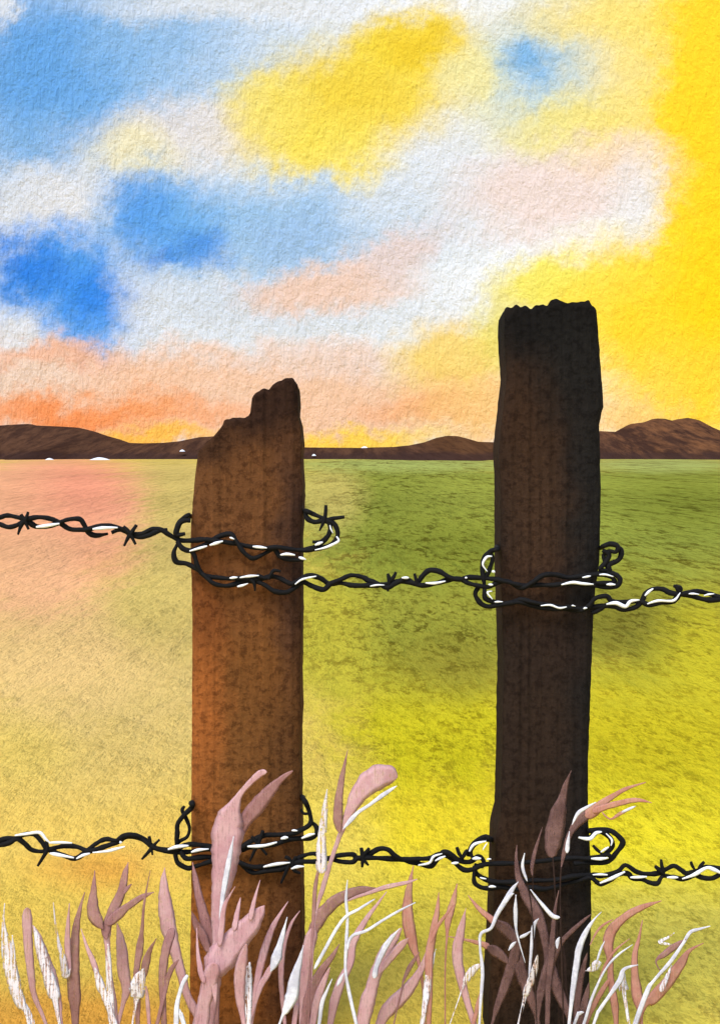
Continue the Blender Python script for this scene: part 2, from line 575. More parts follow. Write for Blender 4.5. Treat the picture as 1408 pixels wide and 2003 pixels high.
# ------------------------------------------------------------------ POSTS
def build_post(left, right, top, thick, blobs, base_rgb, label, seed):
    """a split timber: outline per height, rounded corners, weathered and broken top"""
    d0 = FENCE
    zb = -0.25
    xc = (interp(left, 1700) + interp(right, 1700)) / 2
    root = Vector(((xc - CX) * S, d0, 0.0))
    # ring of section points: (u 0..1 across, v -1..1 in depth), front face dense
    ring = []
    NF, NS = 64, 10
    rc = 0.10
    for i in range(NF + 1):
        u = i / NF
        e = min(u, 1 - u)
        dv = 1 - (0.16 * (1 - e / rc) ** 2 if e < rc else 0)
        ring.append((u, -dv))
    for i in range(1, NS):
        ring.append((1.0, -0.84 + 1.68 * i / NS))
    for i in range(NF + 1):
        u = 1 - i / NF
        e = min(u, 1 - u)
        dv = 1 - (0.16 * (1 - e / rc) ** 2 if e < rc else 0)
        ring.append((u, dv))
    for i in range(1, NS):
        ring.append((0.0, 0.84 - 1.68 * i / NS))
    NR = 130
    rowb = CY + (H - zb) / S
    verts, faces = [], []

    def X(u, row):
        l, r = interp(left, row), interp(right, row)
        return l + (r - l) * u

    def place(u, v, t):
        # t 0 at the foot, 1 at the broken top
        rtop = None
        row = 1000.0
        xx = X(u, 900)
        for _ in range(3):
            rtop = interp(top, xx) + 5.0 * v + 4 * mnoise.noise(Vector((xx * .09, v * 2.2, seed)))
            row = rowb + (rtop - rowb) * t
            xx = X(u, row)
        zz = H - (row - CY) * S * 0.977
        # a split grain: shallow long grooves
        gr = 0.004 * mnoise.noise(Vector((xx * 0.11, seed * 3.1, zz * 1.6))) + 0.0015 * mnoise.noise(Vector((xx * 0.33, seed, zz * 4)))
        yy = d0 + v * thick + (gr if v < 0 else -gr)
        ex = 1.2 * mnoise.noise(Vector((row * .09, v * 2, seed + (9 if u > .5 else 0)))) if (u < .02 or u > .98) else 0
        kx = 0.977 + 0.024 * ((1 - u) if xc > CX else u)      # the inner flank is seen at its far corner
        return Vector(((xx + ex - CX) * S * kx, yy, zz))

    n = len(ring)
    tt = [0.0] + [0.12 + 0.88 * (i / NR) for i in range(NR + 1)]
    for t in tt:
        for u, v in ring:
            verts.append(place(u, v, t))
    for j in range(len(tt) - 1):
        for i in range(n):
            i2 = (i + 1) % n
            faces.append((j * n + i, j * n + i2, (j + 1) * n + i2, (j + 1) * n + i))
    # cap: front edge joined across to back edge through rows in depth
    lastr = (len(tt) - 1) * n
    front = [lastr + i for i in range(NF + 1)]
    back = [lastr + NF + NS + (NF - i) for i in range(NF + 1)]
    rows = [front]
    ND = 8
    for k in range(1, ND):
        cur = []
        for i in range(NF + 1):
            if i == 0:
                # left side ring points run back->front
                cur.append(lastr + (2 * NF + NS + NS) - 0 - 0 - k + 0 if False else None)
            else:
                cur.append(None)
        rows.append(cur)
    for k in range(1, ND):
        for i in range(NF + 1):
            a, b = verts[front[i]], verts[back[i]]
            w = k / ND
            p = a.lerp(b, w)
            p.z += 0.006 * mnoise.noise(Vector((p.x * 60, p.y * 60, seed))) - (0.002 if 0 < i < NF else 0.004)
            rows[k][i] = len(verts)
            verts.append(p)
    rows.append(back)
    for k in range(ND):
        for i in range(NF):
            faces.append((rows[k][i], rows[k][i + 1], rows[k + 1][i + 1], rows[k + 1][i]))
    t = NT('post_wood', 0.95, 0.08)
    P = t.n('TexCoord').outputs['Object']
    x, y, z = t.sep(P)
    # wood coordinates in millimetres, across and up
    q = t.comb(t.math('MULTIPLY', x, 1000.0), t.math('MULTIPLY', z, 1000.0), t.math('MULTIPLY', y, 1000.0))
    w1 = t.vmath('SUBTRACT', t.noise(q, 1 / 60, 4, 0.6, True), (.5, .5, .5))
    v = t.vmath('ADD', q, t.vmath('SCALE', w1, scale=70.0))
    v = t.vmath('MULTIPLY', v, (1, 1, 0))
    c = lit(base_rgb, E_POST)
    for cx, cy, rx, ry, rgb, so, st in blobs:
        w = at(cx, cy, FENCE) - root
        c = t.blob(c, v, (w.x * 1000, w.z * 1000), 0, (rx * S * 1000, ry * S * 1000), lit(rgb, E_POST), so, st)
    g = t.noise(q, 1 / 7, 6, 0.72)
    s = t.noise(t.vmath('ADD', q, (90, 30, 11)), 1 / 14, 6, 0.74)
    fib = t.noise(t.mapping(q, scale=(1 / 4.5, 1 / 55, 1 / 20)), 1.0, 4, 0.65)
    c = t.mix(t.rng(s, .46, .62, 0, .72), c, t.mix(1.0, c, (.40, .36, .36, 1), 'MULTIPLY'))
    lighter = t.mix(1.0, c, (1.7, 1.66, 1.5, 1), 'MULTIPLY')
    c = t.mix(t.rng(t.math('ADD', t.math('MULTIPLY', g, .5), t.math('MULTIPLY', fib, .5)), .5, .66, 0, .5), c, lighter)
    h = t.math('ADD', t.math('MULTIPLY', g, .7), t.math('ADD', t.math('MULTIPLY', fib, .45), t.math('MULTIPLY', s, 1.2)))
    m = t.done(c, t.bump(h, 0.006, 0.7))
    o = mesh_obj('fence_post', verts, faces, m, loc=root)
    tag(o, label, 'fence post', 'wooden fence posts')


L_LEFT = [(740, 500), (850, 428), (862, 418), (876, 400), (886, 388), (905, 385), (930, 382), (1000, 376), (1050, 373), (1120, 375), (1200, 377), (1400, 376),
          (1600, 375), (1750, 375), (1900, 372), (2003, 371), (2300, 370)]
# the outline of the ragged top is carried by the top profile; the side keeps its own line
L_LEFT = [(700, 392), (886, 387)] + L_LEFT[5:]
L_RIGHT = [(745, 584), (790, 586), (816, 585), (831, 590), (869, 594), (890, 591), (954, 595), (1018, 594), (1060, 591), (1200, 592), (1330, 590),
           (1400, 592), (1450, 589), (1600, 590), (1720, 592), (1850, 594), (2003, 597), (2300, 600)]
L_TOP = [(380, 893), (387, 886), (396, 880), (410, 868), (422, 858), (427, 852), (439, 836), (441, 829), (449, 824), (466, 822), (483, 823), (493, 817), (495, 800),
         (497, 784), (507, 771), (522, 766), (530, 767), (543, 755), (560, 746), (577, 745), (583, 752), (588, 762), (595, 775)]
R_LEFT = [(590, 981), (650, 979), (689, 981), (734, 984), (757, 982), (804, 977), (847, 972), (890, 969), (932, 972), (1000, 972), (1100, 972), (1200, 975),
          (1300, 978), (1400, 976), (1500, 975), (1600, 972), (1635, 963), (1750, 960), (1850, 956), (1950, 950), (2003, 949), (2300, 946)]
R_RIGHT = [(590, 1164), (630, 1168), (698, 1173), (762, 1178), (794, 1180), (815, 1175), (828, 1172), (890, 1173), (943, 1175), (1000, 1174), (1100, 1172),
           (1150, 1164), (1250, 1158), (1400, 1153), (1500, 1150), (1600, 1150), (1700, 1155), (1800, 1156), (1950, 1151), (2300, 1150)]
R_TOP = [(975, 612), (982, 608), (992, 606), (1000, 602), (1009, 608), (1017, 604), (1032, 610), (1045, 603), (1064, 602), (1071, 593), (1079, 591), (1100, 598),
         (1115, 596), (1139, 597), (1148, 592), (1154, 602), (1166, 611), (1172, 620)]


def build_posts():
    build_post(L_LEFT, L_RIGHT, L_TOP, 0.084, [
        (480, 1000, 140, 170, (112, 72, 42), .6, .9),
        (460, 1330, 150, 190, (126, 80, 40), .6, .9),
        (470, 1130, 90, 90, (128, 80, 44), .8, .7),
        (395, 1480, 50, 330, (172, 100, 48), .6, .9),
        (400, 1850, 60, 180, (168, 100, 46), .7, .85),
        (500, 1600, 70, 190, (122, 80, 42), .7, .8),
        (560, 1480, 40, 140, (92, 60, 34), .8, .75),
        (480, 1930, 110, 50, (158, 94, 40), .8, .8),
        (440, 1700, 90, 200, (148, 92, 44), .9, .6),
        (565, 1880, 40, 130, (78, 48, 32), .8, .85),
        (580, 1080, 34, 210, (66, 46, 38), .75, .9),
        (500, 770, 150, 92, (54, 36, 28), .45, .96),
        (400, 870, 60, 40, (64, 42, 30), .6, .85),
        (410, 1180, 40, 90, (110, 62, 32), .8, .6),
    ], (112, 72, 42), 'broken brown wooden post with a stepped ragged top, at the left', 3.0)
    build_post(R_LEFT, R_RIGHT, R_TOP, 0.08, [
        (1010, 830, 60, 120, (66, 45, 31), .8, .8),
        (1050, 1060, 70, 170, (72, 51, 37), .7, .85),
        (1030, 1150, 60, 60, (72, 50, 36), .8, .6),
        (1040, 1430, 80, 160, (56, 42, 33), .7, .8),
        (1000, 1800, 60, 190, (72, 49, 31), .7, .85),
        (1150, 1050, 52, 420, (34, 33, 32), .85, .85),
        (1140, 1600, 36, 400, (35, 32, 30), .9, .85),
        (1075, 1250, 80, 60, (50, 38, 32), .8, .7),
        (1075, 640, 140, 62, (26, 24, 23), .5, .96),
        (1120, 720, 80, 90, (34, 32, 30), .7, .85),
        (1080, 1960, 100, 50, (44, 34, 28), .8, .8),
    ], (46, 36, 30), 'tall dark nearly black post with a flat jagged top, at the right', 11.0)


# ------------------------------------------------------------------ WIRES
Z = 3.52
ORG = {1: (0, 960), 2: (320, 960), 3: (700, 1020), 4: (1008, 1020), 5: (0, 1540), 6: (320, 1540), 7: (700, 1580), 8: (1008, 1580),
       11: (0, 1440), 12: (350, 1440), 13: (700, 1440), 14: (1008, 1440)}


def un(reg, x, y):
    ox, oy = ORG[reg]
    return ox + x / Z, oy + y / Z


def tube(points, segs=8, sub=6, seed=0.0):
    """points: (Vector, radius); smooth path, closed ends"""
    path = catmull([(p.x, p.y, p.z, r) for p, r in points], sub)
    verts, faces = [], []
    prev_n = None
    for k, (x, y, z, r) in enumerate(path):
        p = Vector((x, y, z))
        a = Vector(path[max(0, k - 1)][:3]); b = Vector(path[min(len(path) - 1, k + 1)][:3])
        tdir = (b - a)
        tdir = tdir.normalized() if tdir.length > 1e-9 else Vector((1, 0, 0))
        nrm = Vector((0, -1, 0)) if prev_n is None else prev_n
        nrm = nrm - tdir * nrm.dot(tdir)
        if nrm.length < 1e-4:
            nrm = Vector((0, 0, 1)) - tdir * tdir.z
        nrm.normalize()
        prev_n = nrm
        bn = tdir.cross(nrm)
        rr = max(0.0004, r) * (1 + 0.34 * mnoise.noise(Vector((x * 48 + seed, z * 48, seed))) + 0.12 * mnoise.noise(Vector((x * 190, z * 190, seed))))
        for i in range(segs):
            an = 2 * math.pi * i / segs
            verts.append(p + (nrm * math.cos(an) + bn * math.sin(an)) * rr)
    n = len(path)
    for k in range(n - 1):
        for i in range(segs):
            i2 = (i + 1) % segs
            faces.append((k * segs + i, k * segs + i2, (k + 1) * segs + i2, (k + 1) * segs + i))
    faces.append(tuple(range(segs - 1, -1, -1)))
    faces.append(tuple((n - 1) * segs + i for i in range(segs)))
    return verts, faces


WY = 2.8975


def strand(root, loc, mat, name, segs, rad=13.5, phase=0.0, amp=0.0045, y0=WY, taper=True):
    """segs: list of (region, [(x, y[, depth])...]); 'b' entries give photograph pixels directly"""
    pts = []
    for reg, ps in segs:
        for p in ps:
            px, py = (p[0], p[1]) if reg == 'b' else un(reg, p[0], p[1])
            d = p[2] if len(p) > 2 else y0 + amp * math.sin(phase + px * 0.055)
            pts.append((at(px, py, d), 1.28 * rad / Z * d / F))
    # wires that leave the picture run on along the fence
    for end, sgn in ((0, -1), (-1, 1)):
        q = pts[end][0]
        qx = CX + q.x * F / q.y
        if (sgn > 0 and qx > 1412) or (sgn < 0 and qx < -6):
            more = [(q + Vector((sgn * .055 * k, amp * math.sin(phase + k), .011 * math.sin(phase + k * 1.05) * (name != 'highlight') - .004 * k * sgn)), pts[end][1]) for k in range(1, 22)]
            if name == 'wire_strand':
                pts = pts + more if sgn > 0 else more[::-1] + pts
    if taper:
        pts[0] = (pts[0][0], pts[0][1] * (.45 if name == 'highlight' else .8))
        pts[-1] = (pts[-1][0], pts[-1][1] * (.4 if name == 'highlight' else .6))
    v, f = tube(pts, seed=phase + rad)
    return mesh_obj(name, v, f, mat, root, loc)


def swell(ps):
    """a short fleck gets a middle point, so that it can thin out at both ends"""
    if len(ps) == 2:
        (x0, y0), (x1, y1) = ps
        return [ps[0], ((x0 + x1) / 2 + random.uniform(-4, 4), (y0 + y1) / 2 + random.uniform(-3, 1)), ps[1]]
    return ps


def wire_mats():
    t = NT('black_wire', 0.75, 0.12)
    P = t.n('TexCoord').outputs['Object']
    g = t.noise(P, 260, 4)
    black = t.done(t.mix(g, (.004, .004, .005, 1), (.011, .010, .010, 1)), t.bump(g, .0015, .7))
    t = NT('white_glint', 0.85, 0.2)  # white colour of the modelled wire glints
    P = t.n('TexCoord').outputs['Object']
    g = t.noise(P, 220, 4)
    white = t.done(t.mix(g, lit((248, 248, 250), 1.0), lit((222, 224, 230), 1.0)), t.bump(g, .001, .6))
    return black, white


def build_wires():
    black, white = wire_mats()

    def wire(label, pos, strands, barbs, highlight):
        loc = at(pos[0], pos[1], WY)
        root = empty('barbed_wire', loc)
        tag(root, label, 'barbed wire', 'barbed wires strung on the posts')
        for i, s in enumerate(strands):
            kw = {}
            if isinstance(s, tuple):
                s, kw = s
            strand(root, loc, black, 'wire_strand', s, phase=i * math.pi + .4, **kw)
        for reg, ps in barbs:
            strand(root, loc, black, 'barb', [(reg, ps)], rad=10.5, amp=0, y0=WY - .0055)
        for reg, r, ps in highlight:  # white tubes in place of glints: light put into shape and colour
            o = strand(root, loc, white, 'highlight', [(reg, swell(ps))], rad=r * .68, amp=0, y0=WY - .0085)
            o['label'] = 'white glint modelled on the black wire'

    # upper wire, left run, wound round the broken post
    wire('upper black barbed wire left of the broken post, wound round it into a barbed hook', (180, 1015), [
        [(1, [(-40, 185), (50, 170), (120, 182), (180, 195), (260, 182), (330, 188), (400, 212), (480, 262), (560, 268), (610, 265), (700, 240),
              (780, 245), (860, 272), (900, 298), (980, 295), (1050, 262), (1110, 268), (1170, 305), (1240, 340)]),
         (2, [(200, 342), (300, 335), (400, 350), (500, 365), (600, 385), (700, 395), (780, 388), (860, 400), (950, 408), (1050, 400), (1150, 372), (1198, 310),
              (1180, 235), (1120, 200), (1030, 160), (980, 138)]), ('b', [(594, 1001, 2.99), (560, 1008, 3.1), (420, 1012, 3.1), (374, 1010, 3.0)]),
         (1, [(1300, 168), (1255, 195), (1225, 235), (1218, 290), (1235, 345)])],
        [(1, [(-40, 225), (60, 250), (130, 232), (180, 205), (250, 245), (330, 245), (410, 220), (470, 198), (550, 195), (585, 240), (610, 285),
              (660, 308), (745, 296)])],
        [(1, [(770, 288), (830, 270), (900, 300), (960, 318), (1030, 305), (1080, 280), (1155, 265)])],
        [(2, [(95, 345), (130, 395), (190, 412), (270, 380), (345, 335), (400, 308), (465, 298), (500, 345), (535, 400), (570, 440), (620, 465), (700, 430),
              (760, 400), (800, 450), (870, 472), (965, 478)])],
        [(2, [(950, 410), (1040, 385), (1110, 340), (1145, 280), (1140, 225), (1100, 205), (1040, 215), (990, 190), (975, 145)])],
        [(1, [(1315, 205), (1270, 205), (1235, 230), (1215, 300), (1275, 295)])],
    ], [(1, [(197, 145), (180, 195), (150, 235), (126, 302)]), (1, [(146, 162), (172, 205), (200, 266)]),
        (1, [(942, 235), (905, 290), (885, 320), (856, 380)]), (1, [(850, 246), (895, 295), (936, 370)]),
        (2, [(1118, 98), (1112, 180), (1095, 230), (1072, 276)]), (2, [(1246, 180), (1170, 190), (1105, 200)]), (2, [(1025, 352), (1080, 350), (1120, 310)])],
        [(1, 17, [(252, 250), (330, 240), (412, 226)]), (1, 15, [(640, 264), (720, 256), (812, 254)]),
         (2, 12, [(180, 415), (240, 398), (302, 380)]), (2, 12, [(318, 375), (360, 362), (410, 346)]), (2, 9, [(455, 322), (488, 334)]),
         (2, 12, [(614, 384), (660, 388), (712, 394)]), (2, 13, [(804, 442), (850, 436), (906, 443)]), (2, 13, [(930, 458), (980, 474)]),
         (2, 12, [(1042, 375), (1096, 354)]), (2, 10, [(1042, 408), (1110, 392), (1160, 372), (1205, 345), (1190, 314)]), (2, 6, [(1145, 236), (1166, 292)])])

    wire('upper black barbed wire strung between the two posts', (760, 1132), [
        [(2, [(100, 362), (72, 425), (88, 488), (160, 502), (230, 540), (290, 592), (350, 640), (430, 655), (500, 640), (560, 622), (640, 625), (700, 650), (760, 690), (840, 700),
              (900, 670), (960, 630), (1020, 655), (1100, 680), (1150, 640), (1220, 610), (1290, 582), (1370, 595)]),
         (3, [(70, 405), (130, 425), (200, 455), (260, 425), (330, 400), (400, 430), (440, 380), (490, 337), (560, 345), (630, 385), (700, 400), (760, 385), (860, 390), (960, 400),
              (1060, 425), (1130, 440), (1250, 437)]), (4, [(250, 438), (330, 430), (420, 430), (530, 440), (620, 452), (695, 445), (718, 400), (680, 362), (600, 348), (545, 365)])],
        [(2, [(195, 420), (215, 450), (235, 520), (280, 582), (370, 597), (460, 605), (560, 600), (650, 610), (740, 590), (800, 602), (880, 640), (940, 610), (1000, 582), (1080, 602),
              (1140, 640), (1220, 635), (1290, 650)]),
         (3, [(20, 442), (70, 440), (130, 440), (200, 430), (280, 412), (360, 420), (440, 440), (540, 425), (620, 402), (700, 395), (760, 425), (840, 445), (900, 450), (960, 420), (1030, 412),
              (1120, 455), (1200, 420), (1270, 372)]), (4, [(270, 366), (360, 385), (450, 376), (530, 366), (600, 366), (660, 385), (680, 415), (620, 425), (550, 420)])],
        ([(4, [(650, 350), (625, 300), (605, 235), (640, 205), (690, 210), (700, 170), (650, 155), (598, 172)]), ('b', [(1172, 1072, 3.0), (1120, 1075, 3.1), (1030, 1070, 3.1), (975, 1069, 3.0)]),
          (3, [(960, 190), (915, 205), (870, 250), (853, 305), (862, 380), (870, 445)])], {}),
        [(4, [(650, 345), (640, 300), (700, 270), (724, 235), (722, 190), (680, 160)])],
        [(3, [(875, 400), (908, 320), (925, 260), (915, 215)])],
        [(4, [(600, 200), (640, 230), (620, 280), (580, 330), (660, 335)])],
    ], [(2, [(722, 610), (745, 565), (765, 548), (808, 556)]), (2, [(600, 610), (625, 640), (630, 690)]), (3, [(205, 358), (215, 410), (205, 482)]), (3, [(262, 348), (240, 390), (205, 420)]),
        (3, [(388, 358), (398, 395), (415, 440)]), (2, [(640, 580), (690, 600), (730, 600)])],
        [(2, 10, [(455, 602), (510, 596)]), (2, 11, [(525, 598), (590, 588), (658, 584)]), (2, 10, [(508, 660), (545, 652), (582, 638)]), (2, 10, [(905, 645), (955, 610), (1052, 588)]),
         (3, 8, [(84, 446), (130, 438), (182, 438)]), (3, 11, [(300, 388), (350, 388)]), (3, 12, [(464, 424), (530, 425), (602, 411)]), (3, 8, [(735, 388), (752, 388)]),
         (3, 9, [(922, 240), (885, 246), (858, 296), (890, 345)]), (3, 13, [(920, 345), (942, 352)]), (3, 9, [(896, 434), (928, 437)]),
         (4, 12, [(314, 436), (390, 420), (460, 428), (536, 433)]), (4, 9, [(458, 386), (516, 375)]), (4, 10, [(575, 366), (620, 366), (672, 380)]), (4, 12, [(624, 434), (686, 435)])])

    wire('upper black barbed wire right of the dark post, running off at the right', (1300, 1165), [
        [(3, [(830, 450), (806, 500), (838, 558), (890, 585), (960, 577), (1040, 562), (1120, 558), (1200, 580), (1290, 598)]),
         (4, [(290, 602), (370, 592), (440, 602), (510, 592), (600, 582), (680, 584), (740, 607), (820, 592), (870, 545), (890, 500), (940, 466), (1010, 466), (1060, 490), (1130, 500),
              (1200, 490), (1260, 482), (1330, 497), (1450, 527)])],
        [(3, [(872, 445), (872, 520), (912, 547), (1000, 570), (1080, 550), (1130, 538), (1220, 560)]),
         (4, [(246, 577), (350, 602), (450, 612), (500, 585), (540, 535), (580, 518), (630, 516), (660, 550), (720, 556), (790, 552), (860, 552), (920, 575), (1000, 557), (1080, 550), (1120, 505),
              (1200, 512), (1290, 535), (1350, 542), (1450, 545)])],
        [(4, [(520, 632), (560, 615), (600, 590), (650, 560)])],
    ], [(4, [(1100, 436), (1115, 470), (1150, 500)]), (4, [(1138, 490), (1110, 530), (1088, 562)]), (4, [(1085, 445), (1130, 455), (1140, 480)])],
        [(3, 9, [(922, 480), (890, 490), (925, 536)]), (3, 7, [(938, 554), (996, 553)]), (4, 9, [(172, 580), (240, 576), (300, 596), (352, 588)]), (4, 6, [(384, 580), (412, 584)]),
         (4, 8, [(466, 602), (492, 596)]), (4, 14, [(624, 570), (690, 562), (755, 586), (790, 550), (852, 540)]), (4, 12, [(888, 512), (946, 462)]),
         (4, 11, [(905, 568), (980, 546), (1085, 545), (1132, 490)]), (4, 9, [(1190, 498), (1262, 502)]), (4, 8, [(1294, 510), (1366, 498)])])

    wire('lower black barbed wire left of the broken post, wound round it above the pink grass', (180, 1655), [
        [(5, [(-40, 365), (40, 355), (110, 352), (170, 325), (240, 325), (290, 375), (330, 425), (390, 415), (460, 402), (540, 412), (610, 440), (680, 422), (760, 395), (820, 372),
              (870, 345), (960, 347), (1020, 385), (1080, 422), (1150, 440), (1240, 446)]),
         (6, [(200, 442), (300, 425), (430, 432), (520, 432), (600, 412), (700, 402), (780, 388), (850, 362), (930, 352), (1010, 348), (1052, 320), (1052, 275), (1020, 240)])],
        [(5, [(-40, 405), (60, 385), (120, 355), (170, 385), (220, 430), (290, 442), (330, 432), (430, 465), (520, 490), (600, 440), (660, 390), (730, 357), (800, 365), (860, 332), (930, 330),
              (1000, 360), (1050, 410), (1120, 425), (1200, 430)]),
         (6, [(160, 395), (260, 397), (330, 410), (430, 425), (520, 422), (600, 372), (690, 332), (780, 327), (870, 322), (950, 292), (1000, 262), (1015, 230), (998, 150), (965, 82)]),
         ('b', [(588, 1560, 2.985), (560, 1566, 3.1), (400, 1572, 3.1), (376, 1572, 3.0)]), (5, [(1325, 108), (1320, 140), (1270, 190), (1225, 252), (1222, 320), (1215, 385)])],
        ([(5, [(1210, 400), (1240, 370), (1290, 340), (1306, 280), (1282, 212), (1256, 160), (1272, 130)])], {'rad': 10}),
        ([(6, [(1000, 180), (965, 180), (945, 150)])], {'rad': 9}),
    ], [(5, [(322, 368), (328, 425), (300, 480), (262, 542)]), (5, [(1028, 338), (1040, 400), (1052, 466)]), (5, [(1100, 360), (1060, 400), (1020, 450), (978, 496)]),
        (6, [(685, 298), (660, 370), (630, 430), (594, 510)]), (6, [(606, 338), (650, 390), (712, 466)])],
        [(5, 13, [(105, 332), (190, 320), (275, 312), (318, 358), (345, 380)]), (5, 14, [(340, 382), (420, 380), (500, 384)]), (5, 15, [(345, 455), (400, 465), (512, 486)]),
         (5, 13, [(528, 492), (570, 470), (622, 455)]), (5, 13, [(640, 450), (740, 440), (800, 425), (862, 408)]), (5, 12, [(825, 380), (842, 378)]), (5, 15, [(1158, 428), (1220, 410), (1300, 402)]),
         (6, 14, [(192, 447), (240, 432), (312, 425)]), (6, 15, [(578, 408), (690, 402), (782, 378)]), (6, 15, [(808, 355), (858, 345)]), (6, 10, [(882, 298), (922, 300)]),
         (6, 12, [(950, 352), (1000, 330), (1042, 320)])])

    wire('lower black barbed wire strung between the two posts', (780, 1672), [
        [(5, [(1210, 430), (1210, 470), (1228, 522), (1290, 556)]), (6, [(200, 550), (260, 532), (340, 507), (430, 495), (500, 502), (560, 550), (620, 588), (720, 575), (820, 560), (900, 510), (960, 472),
              (1040, 457), (1110, 490), (1200, 470), (1300, 462)]),
         (7, [(-10, 345), (40, 345), (90, 312), (150, 282), (210, 290), (260, 335), (340, 368), (420, 385), (500, 402), (540, 362), (590, 305), (640, 322), (700, 365), (770, 372), (830, 335),
              (865, 370), (850, 402), (800, 390)])],
        [(5, [(1245, 440), (1265, 475)]), (6, [(170, 492), (260, 482), (340, 482), (500, 510), (600, 547), (700, 547), (800, 537), (880, 520), (960, 512), (1060, 510), (1140, 490), (1210, 510),
              (1300, 515)]),
         (7, [(0, 345), (100, 345), (200, 350), (300, 356), (420, 352), (500, 346), (570, 320), (640, 350), (690, 402), (740, 430), (800, 420), (850, 395), (930, 385), (1080, 382), (1200, 372)]),
         (8, [(200, 365), (300, 352), (420, 345), (500, 350), (590, 335), (632, 305), (665, 262), (650, 210), (600, 168), (550, 172), (505, 212), (435, 208)])],
        [(8, [(400, 385), (530, 378), (635, 370), (690, 312), (736, 247), (718, 208), (660, 162), (590, 150), (512, 158)]), ('b', [(1152, 1625, 2.99), (1120, 1630, 3.1), (1000, 1640, 3.1), (962, 1642, 3.0)]),
         (7, [(905, 215), (880, 200), (812, 228), (772, 282), (758, 335)])],
        ([(7, [(790, 345), (775, 310), (800, 262), (860, 225), (915, 230)])], {'rad': 10}),
    ], [(6, [(835, 478), (870, 500), (850, 565), (808, 662)]), (6, [(912, 478), (885, 530), (905, 575), (944, 592)]), (6, [(1362, 420), (1372, 480), (1368, 548)]), (7, [(78, 278), (35, 340), (72, 396)]),
        (7, [(22, 276), (30, 340), (28, 410)]), (7, [(680, 272), (695, 315), (722, 355)]), (7, [(752, 290), (730, 325), (712, 355)]), (8, [(532, 260), (560, 290), (590, 312)]), (8, [(585, 325), (640, 325), (662, 365)])],
        [(6, 12, [(688, 548), (770, 530), (872, 518)]), (6, 13, [(878, 562), (920, 548), (968, 545)]), (7, 11, [(414, 396), (490, 380), (520, 336), (580, 316)]), (7, 12, [(530, 366), (602, 334)]),
         (7, 10, [(642, 382), (692, 378)]), (7, 13, [(765, 302), (800, 252), (882, 230)]), (7, 7, [(858, 292), (890, 240)]), (7, 13, [(786, 352), (846, 350)]), (7, 8, [(885, 356), (916, 354)]),
         (8, 16, [(432, 205), (510, 214), (550, 176), (592, 166)]), (8, 12, [(640, 270), (585, 306)]), (8, 9, [(622, 178), (662, 222), (655, 262)]), (8, 13, [(518, 350), (580, 352), (636, 345)])])

    wire('lower black barbed wire right of the dark post, running off at the right', (1290, 1710), [
        [(7, [(800, 400), (812, 450), (872, 490), (940, 510), (1080, 512), (1200, 500), (1300, 500)]),
         (8, [(300, 492), (400, 472), (520, 462), (600, 467), (700, 440), (755, 395), (830, 440), (900, 456), (980, 450), (1040, 420), (1090, 400), (1140, 430), (1180, 452), (1260, 430), (1310, 405), (1450, 420)])],
        [(7, [(800, 430), (800, 510), (840, 545), (900, 555), (980, 545), (1080, 560), (1200, 550)]),
         (8, [(200, 560), (320, 530), (440, 500), (515, 482), (580, 525), (640, 502), (700, 462), (770, 452), (800, 482), (870, 492), (920, 515), (975, 520), (1010, 472), (1080, 476), (1150, 490), (1230, 462),
              (1280, 480), (1350, 486), (1450, 455)])],
    ], [(8, [(958, 402), (985, 425), (1020, 460)]), (8, [(1000, 356), (1005, 400), (1022, 460)]), (8, [(1205, 372), (1215, 400), (1240, 440)]), (8, [(1298, 372), (1270, 400), (1245, 440)])],
        [(7, 8, [(838, 480), (882, 490)]), (7, 11, [(898, 545), (948, 545)]), (8, 11, [(530, 462), (632, 462)]), (8, 15, [(578, 520), (660, 486), (752, 440)]), (8, 13, [(788, 480), (902, 475)]),
         (8, 12, [(1040, 480), (1118, 480)]), (8, 14, [(1145, 490), (1230, 460), (1310, 415), (1360, 425), (1450, 470)])])


# ------------------------------------------------------------------ GRASS
def blade_mat(name, rgb, rgb2, clear=0.38, streak=None):
    """a thin dry leaf: a little light comes through; streaked ones are worn into gaps"""
    t = NT(name, 0.95, 0.05)
    P = t.n('TexCoord').outputs['Object']
    g = t.noise(P, 170, 5, .7)
    s = t.noise(P, 38, 4, .62)
    fib = t.noise(t.mapping(P, scale=(330, 1, 30)), 1.0, 4, .65)
    c = t.mix(t.rng(t.math('ADD', t.math('MULTIPLY', g, .4), t.math('MULTIPLY', s, .6)), .38, .62), lit(rgb, E_BLADE), lit(rgb2, E_BLADE))
    gap = t.rng(t.math('ADD', t.math('MULTIPLY', fib, .6), t.math('MULTIPLY', g, .4)), .5, .6, clear * .55, clear * 1.3)
    if streak:
        c = t.mix(t.rng(fib, .48, .62), c, lit(streak, E_BLADE))
        gap = t.rng(t.math('ADD', t.math('MULTIPLY', fib, .5), t.math('MULTIPLY', g, .5)), .5, .56, 0.05, .9)
    m = t.done(c, t.bump(g, .002, .5))
    if clear > 0:
        tr = t.n('BsdfTransparent')
        mx = t.n('MixShader')
        out = next(n for n in t.t.nodes if n.type == 'OUTPUT_MATERIAL')
        t.put(mx.inputs[0], gap)
        t.put(mx.inputs[1], t.b.outputs[0])
        t.put(mx.inputs[2], tr.outputs[0])
        t.put(out.inputs[0], mx.outputs[0])
    return m


